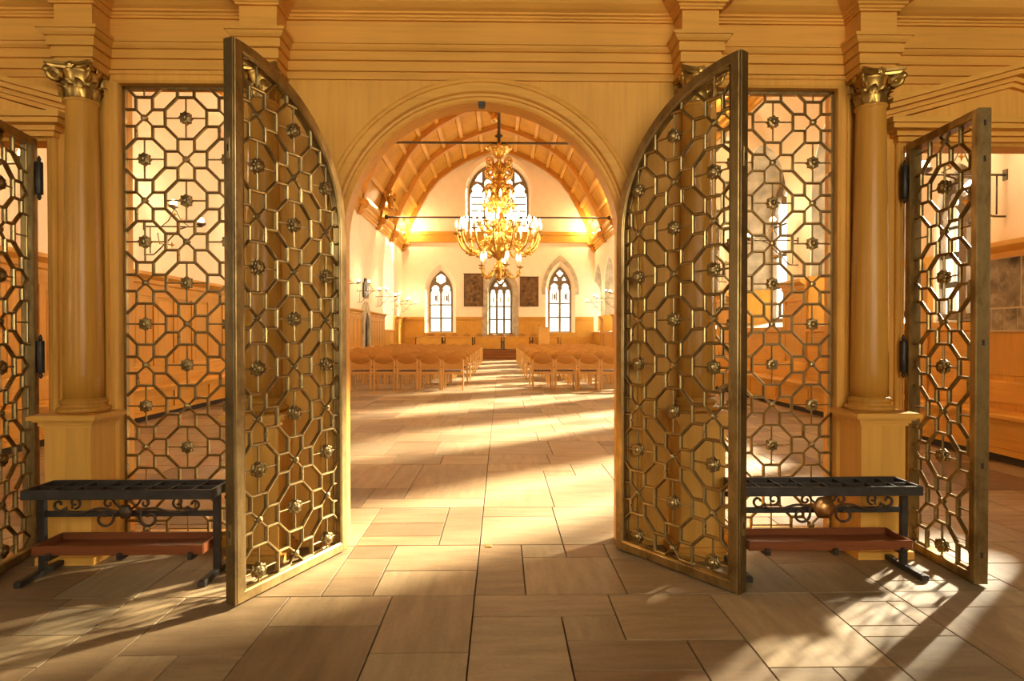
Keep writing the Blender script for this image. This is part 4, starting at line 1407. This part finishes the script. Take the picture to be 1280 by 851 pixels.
UPL.materials.append(M['ironr'])
UPB = MB().ball((0, 0, .13), .06, 10, 6).mesh('lamp')
UPB.materials.append(M['bulb'])
for i, y in enumerate(RIBS):
    for s, x in ((1, XL), (-1, XR)):
        t = thing('cornice_lamp', '%s small uplight from the screen on the %s cornice' % (ORD[i], 'left' if s > 0 else 'right'), 'lamp', (x + s * .21, y + (.55 if i < 8 else -.55), 7.12), 0, 'uplights on the vault cornices')
        obj('housing', UPL, None, t)
        obj('lamp', UPB, None, t)
        if i % 2 == 0:
            l = bpy.data.lights.new('uplight', 'POINT')
            l.energy, l.color, l.shadow_soft_size = 75, (1.0, .76, .40), .12
            o = bpy.data.objects.new('uplight', l)
            o.location = (s * .5, 0, .45)
            o.parent = t
            COL.objects.link(o)

# ------------------------------------------------------------------ gilded figures
def angel(x, y, z, lab, rz=0, sc=1.0):
    t = thing('gilded_angel', lab, 'figure', (x, y, z), rz)
    t.scale = (sc,) * 3
    obj('body', MB().lathe([(.02, -.02), (.16, 0), (.15, .12), (.10, .35), (.13, .52), (.11, .62), (.04, .67), (.035, .70), (.07, .76), (.075, .82), (.05, .89), (.005, .92)], 14), 'gilt', t)
    for s in (-1, 1):
        obj('wing', shape2d([[(s * .05, .40), (s * .12, .62), (s * .30, .85), (s * .42, .80), (s * .38, .55), (s * .25, .35), (s * .12, .25)][::s]], .03, 'xz', .06), 'gilt', t)
        obj('arm', MB().tube([(s * .11, 0, .58), (s * .20, -.08, .45), (s * .10, -.2, .42)], [.045, .04, .03], 6), 'gilt', t)
angel(XL + .80, RIBS[6] - .40, 7.13, 'small gilded winged figure on the left cornice by the tie rod', PI / 2 * .6, .95)
obj('console', MB().cbox(-.60, .12, -.12, .12, -.10, -.02, .02), 'rib', bpy.data.objects['gilded_angel'])
angel(-.22, RIBS[4], 8.75, 'small gilded winged figure hanging below the vault ridge', 0, .75)
obj('hanging_cord', MB().tube([(0, 0, .9), (0, 0, 4.6)], .012, 6), 'ironr', bpy.data.objects['gilded_angel.001'])

# ------------------------------------------------------------------ chairs
def chair_parts():
    p = {}
    w = .255
    lg = MB()
    p['rear_post'] = MB().cbox(-.021, .021, -.022, .022, 0, .74, .004).mesh('post')
    p['front_leg'] = MB().cbox(-.020, .020, -.022, .022, 0, .44, .004).mesh('leg')
    # bent plywood back with an arched top and a dished head rest
    def sheet(fn, nx, nz, th):
        mb = MB()
        vv, ff = [], []
        for i in range(nx + 1):
            for j in range(nz + 1):
                vv.append(fn(i / nx, j / nz))
        for i in range(nx):
            for j in range(nz):
                a = i * (nz + 1) + j
                ff.append((a, a + nz + 1, a + nz + 2, a + 1))
        k = len(vv)
        vv2 = [(x, y + th, z) for x, y, z in vv]
        f2 = [tuple(q + k for q in f[::-1]) for f in ff]
        rim = [i * (nz + 1) for i in range(nx + 1)] + [nx * (nz + 1) + j for j in range(1, nz + 1)] + [i * (nz + 1) + nz for i in range(nx - 1, -1, -1)] + [j for j in range(nz - 1, 0, -1)]
        f3 = [(rim[(i + 1) % len(rim)], rim[i], rim[i] + k, rim[(i + 1) % len(rim)] + k) for i in range(len(rim))]
        return mb.add(vv + vv2, ff + f2 + f3)
    def low(u, v):
        x = (u * 2 - 1) * .235
        zt = .735 - .085 * (1 - (2 * u - 1) ** 2) ** .8
        return (x, .012 * (1 - (2 * u - 1) ** 2) , .52 + (zt - .52) * v)
    def head(u, v):
        q = 1 - (2 * u - 1) ** 2
        x = (u * 2 - 1) * .25
        z0, z1 = .725 - .095 * q ** .8, .725 + .175 * q ** .75
        return (x, .012 * q - .035 * q * math.sin(PI * v) - .02 * v * q, z0 + (z1 - z0) * v)
    p['backrest'] = sheet(low, 10, 2, .012).mesh('backrest')
    p['head_rest'] = sheet(head, 12, 5, .012).mesh('head_rest')
    p['seat'] = MB().cbox(-.225, .225, .0, .42, .425, .447, .006).mesh('seat')
    p['cushion'] = MB().cbox(-.21, .21, .03, .41, .447, .475, .010).mesh('cushion')
    p['rail'] = MB().box(-.225, .225, -.006, .012, .385, .425).mesh('rail')
    p['side'] = MB().box(-.009, .009, .02, .40, .385, .425).mesh('side_rail')
    mats = dict(rear_post='beech', front_leg='beech', backrest='beech_m', head_rest='beech_shade', seat='beech', cushion='cushion', rail='beech', side='beech')
    for k, m_ in mats.items():
        p[k].materials.append(M[m_])
    return p
CPT = chair_parts()
LAY = [('rear_post', 'rear_post', (-.245, 0, 0)), ('rear_post', 'rear_post', (.245, 0, 0)), ('front_leg', 'front_leg', (-.225, .40, 0)), ('front_leg', 'front_leg', (.225, .40, 0)),
       ('backrest', 'backrest', (0, -.005, 0)), ('head_rest', 'head_rest', (0, -.008, 0)), ('seat', 'seat', (0, 0, 0)), ('cushion', 'cushion', (0, 0, 0)), ('rear_rail', 'rail', (0, 0, 0)),
       ('side_rail', 'side', (-.225, 0, 0)), ('side_rail', 'side', (.225, 0, 0))]
# one joined mesh for chairs too small to show their parts
mb = MB(); mi = []
order = []
for nm, k, off in LAY:
    me = CPT[k]
    base = len(mb.v)
    mb.add([(v.co.x + off[0], v.co.y + off[1], v.co.z + off[2]) for v in me.vertices], [tuple(p.vertices) for p in me.polygons])
    m_ = me.materials[0]
    if m_ not in order: order.append(m_)
    mi += [order.index(m_)] * len(me.polygons)
CH_SMALL = mb.mesh('wooden_chair')
for m_ in order: CH_SMALL.materials.append(m_)
CH_SMALL.polygons.foreach_set('material_index', mi)
NROW, PITCH, Y0C = 10, 1.70, 10.78
for side, x0, dx, ncol in (('left', -1.16, -.56, 8), ('right', 1.03, .56, 7)):
    for r in range(NROW):
        for c in range(ncol):
            seat_n = ORD[c]
            lab = 'light wooden chair, %s row from the gates, %s seat %s of the aisle' % ('nearest' if r == 0 else 'farthest' if r == NROW - 1 else ORD[r], seat_n, side)
            jx, jr = random.uniform(-.008, .008), random.uniform(-.015, .015)
            loc = (x0 + dx * c + jx, Y0C + PITCH * r, 0)
            if r < 5:
                t = thing('wooden_chair', lab, 'chair', loc, jr, 'rows of wooden nave chairs')
                for nm, k, off in LAY:
                    obj(nm, CPT[k], None, t, off)
            else:
                tag(obj('wooden_chair', CH_SMALL, None, None, loc, (0, 0, jr)), lab, 'chair', 'rows of wooden nave chairs')

# ------------------------------------------------------------------ platform, tables, lectern
PZ = .50
plat = struct('platform', MB().box(XL + .05, XR - .05, 29.0, YB - .06, -.02, PZ), 'stepw', 'raised wooden altar platform in front of the far wall', 'platform')
for k in range(2):
    obj('step', MB().box(XL + .05, XR - .05, 28.3 + .35 * k, 29.0, -.02, PZ * (k + 1) / 3), 'stepw', plat)
def desk(x0, x1, lab):
    t = thing('panel_desk', lab, 'desk', ((x0 + x1) / 2, 29.75, PZ), 0, 'desks on the altar platform')
    h = (x1 - x0) / 2
    obj('front_panel', MB().box(-h + .06, h - .06, 0, .03, .05, .69), 'pine_x', t)
    obj('desk_top', MB().cbox(-h, h, -.05, .60, .70, .735, .006), 'pine_x', t)
    for s in (-1, 1):
        obj('side_panel', MB().box(s * (h - .03) - .02, s * (h - .03) + .02, .0, .56, 0, .70), 'ironr', t)
dk = lambda x: on_y(x, 425, 29.75)[0]
for i, (a_, b_) in enumerate(((519, 553), (555.5, 591), (593.0, 627), (629.5, 663), (665.5, 698))):
    desk(dk(a_), dk(b_), '%s panel-front desk from the left on the altar platform' % ORD[i])
for i, px_ in enumerate((538, 553, 568, 583, 599, 613, 626, 640, 653, 667)):
    x = on_y(px_, 420, 30.9)[0]
    t = tag(obj('wooden_chair', CH_SMALL, None, None, (x, 31.3, PZ), (0, 0, PI)), 'wooden chair behind the platform desks, %s from the left' % ORD[i], 'chair', 'chairs behind the platform desks')
lt = thing('lectern', 'pale wooden lectern on the platform right of the aisle', 'lectern', (on_y(680, 420, 29.2)[0], 29.2, PZ))
obj('front', MB().cbox(-.29, .29, -.03, .0, 0, 1.22, .004), 'maple', lt)
obj('side', MB().box(-.29, -.26, 0, .35, 0, 1.15), 'maple', lt)
obj('side', MB().box(.26, .29, 0, .35, 0, 1.15), 'maple', lt)
obj('reading_top', MB().add([(-.31, -.05, 1.23), (.31, -.05, 1.23), (.31, .42, 1.10), (-.31, .42, 1.10), (-.31, -.05, 1.26), (.31, -.05, 1.26), (.31, .42, 1.13), (-.31, .42, 1.13)],
                            [(0, 3, 2, 1), (4, 5, 6, 7), (0, 1, 5, 4), (1, 2, 6, 5), (2, 3, 7, 6), (3, 0, 4, 7)]), 'maple', lt)
obj('microphone', MB().tube([(-.26, 0, 1.22), (-.27, .02, 1.34)], .008, 6).ball((-.27, .02, 1.36), .035, 8, 5), 'iron', lt)
t = thing('side_cabinet', 'low wooden cabinet at the right end of the platform', 'cabinet', (dk(711), 30.2, PZ))
obj('body', MB().box(-.42, .42, -.2, .2, 0, .72), 'pine_z', t)
obj('door', MB().cbox(-.38, -.02, -.215, -.2, .06, .66, .004), 'pine_z', t)
obj('door', MB().cbox(.02, .38, -.215, -.2, .06, .66, .004), 'pine_z', t)

# ------------------------------------------------------------------ tapestries, pictures
def tapestry_mat(name, seed, c1, c2, c3):
    m, nt, b = new_mat(name)
    v = coords(nt, (1, 1, 1))
    mp = N(nt, 'ShaderNodeMapping')
    mp.inputs['Location'].default_value = (seed * 7.3, 0, seed * 3.1)
    nt.links.new(v, mp.inputs[0])
    f = noise(nt, mp.outputs[0], 4.2, 6, .7)
    vo = N(nt, 'ShaderNodeTexVoronoi')
    vo.inputs['Scale'].default_value = 3.4
    nt.links.new(mp.outputs[0], vo.inputs['Vector'])
    c = ramp(nt, f, [(.30, c1), (.48, c2), (.60, c3), (.75, c2)])
    c = mixc(nt, .45, c, ramp(nt, vo.outputs['Distance'], [(.1, c1), (.5, c3)]))
    nt.links.new(c, b.inputs['Base Color'])
    b.inputs['Roughness'].default_value = .95
    return m
M['tap1'] = tapestry_mat('tapestry_weave_a', 1, (.022, .012, .006), (.075, .042, .018), (.24, .14, .055))
M['tap2'] = tapestry_mat('tapestry_weave_b', 2, (.020, .010, .005), (.07, .035, .013), (.22, .12, .045))
M['photo'] = tapestry_mat('printed_photograph', 4, (.012, .01, .008), (.10, .08, .055), (.42, .36, .26))
def tapestry(x0, y0, x1, y1, lab, mat):
    a, b_ = on_y(x0, y1, YB), on_y(x1, y0, YB)
    w, h = b_[0] - a[0], b_[2] - a[2]
    t = thing('tapestry', lab, 'tapestry', ((a[0] + b_[0]) / 2, YB - .03, a[2]), 0, 'tapestries on the far wall')
    mb = MB()
    n = 14
    vv, ff = [], []
    for yy in (0, .012):
        for i in range(n + 1):
            x = -w / 2 + w * i / n
            o = .006 * math.sin(i * 1.7)
            vv += [(x, -.02 + yy + o, 0), (x, -.02 + yy, h)]
    for i in range(n):
        ff.append((2 * i, 2 * i + 2, 2 * i + 3, 2 * i + 1))
        k = 2 * (n + 1)
        ff.append((k + 2 * i + 1, k + 2 * i + 3, k + 2 * i + 2, k + 2 * i))
    obj('weave', mb.add(vv, ff), mat, t)
    obj('border', shape2d([rect(-w / 2, w / 2, 0, h), rect(-w / 2 + .05, w / 2 - .05, .05, h - .05)], .012, 'xz', -.038), 'tapb', t)
    obj('hanging_pole', MB().tube([(-w / 2 - .04, .0, h), (w / 2 + .04, .0, h)], .018, 8), 'ironr', t)
M['tapb'] = plain('tapestry_border', (.11, .055, .022), .95, 0, .4, 9, 0)
tapestry(580, 342, 604, 383, 'dark woven tapestry on the far wall left of the middle window', 'tap1')
tapestry(650, 346, 673, 383, 'dark woven tapestry on the far wall right of the middle window', 'tap2')
# photo boards on the right wall panelling
bd = thing('photo_board', 'display board of old black and white photographs on the right panelling', 'display board', (XR - .085, 2.64, 1.38))
obj('board', MB().box(-.012, .0, -.35, .35, 0, .82), 'paper', bd)
obj('photograph', MB().box(-.016, -.012, -.20, .335, .27, .80), 'photo', bd)
obj('photograph', MB().box(-.016, -.012, -.335, -.22, .27, .80), 'photo', bd)
for k in range(4):
    obj('photograph', MB().box(-.016, -.012, .335 - .17 * k - .155, .335 - .17 * k, .02, .25), 'photo', bd)
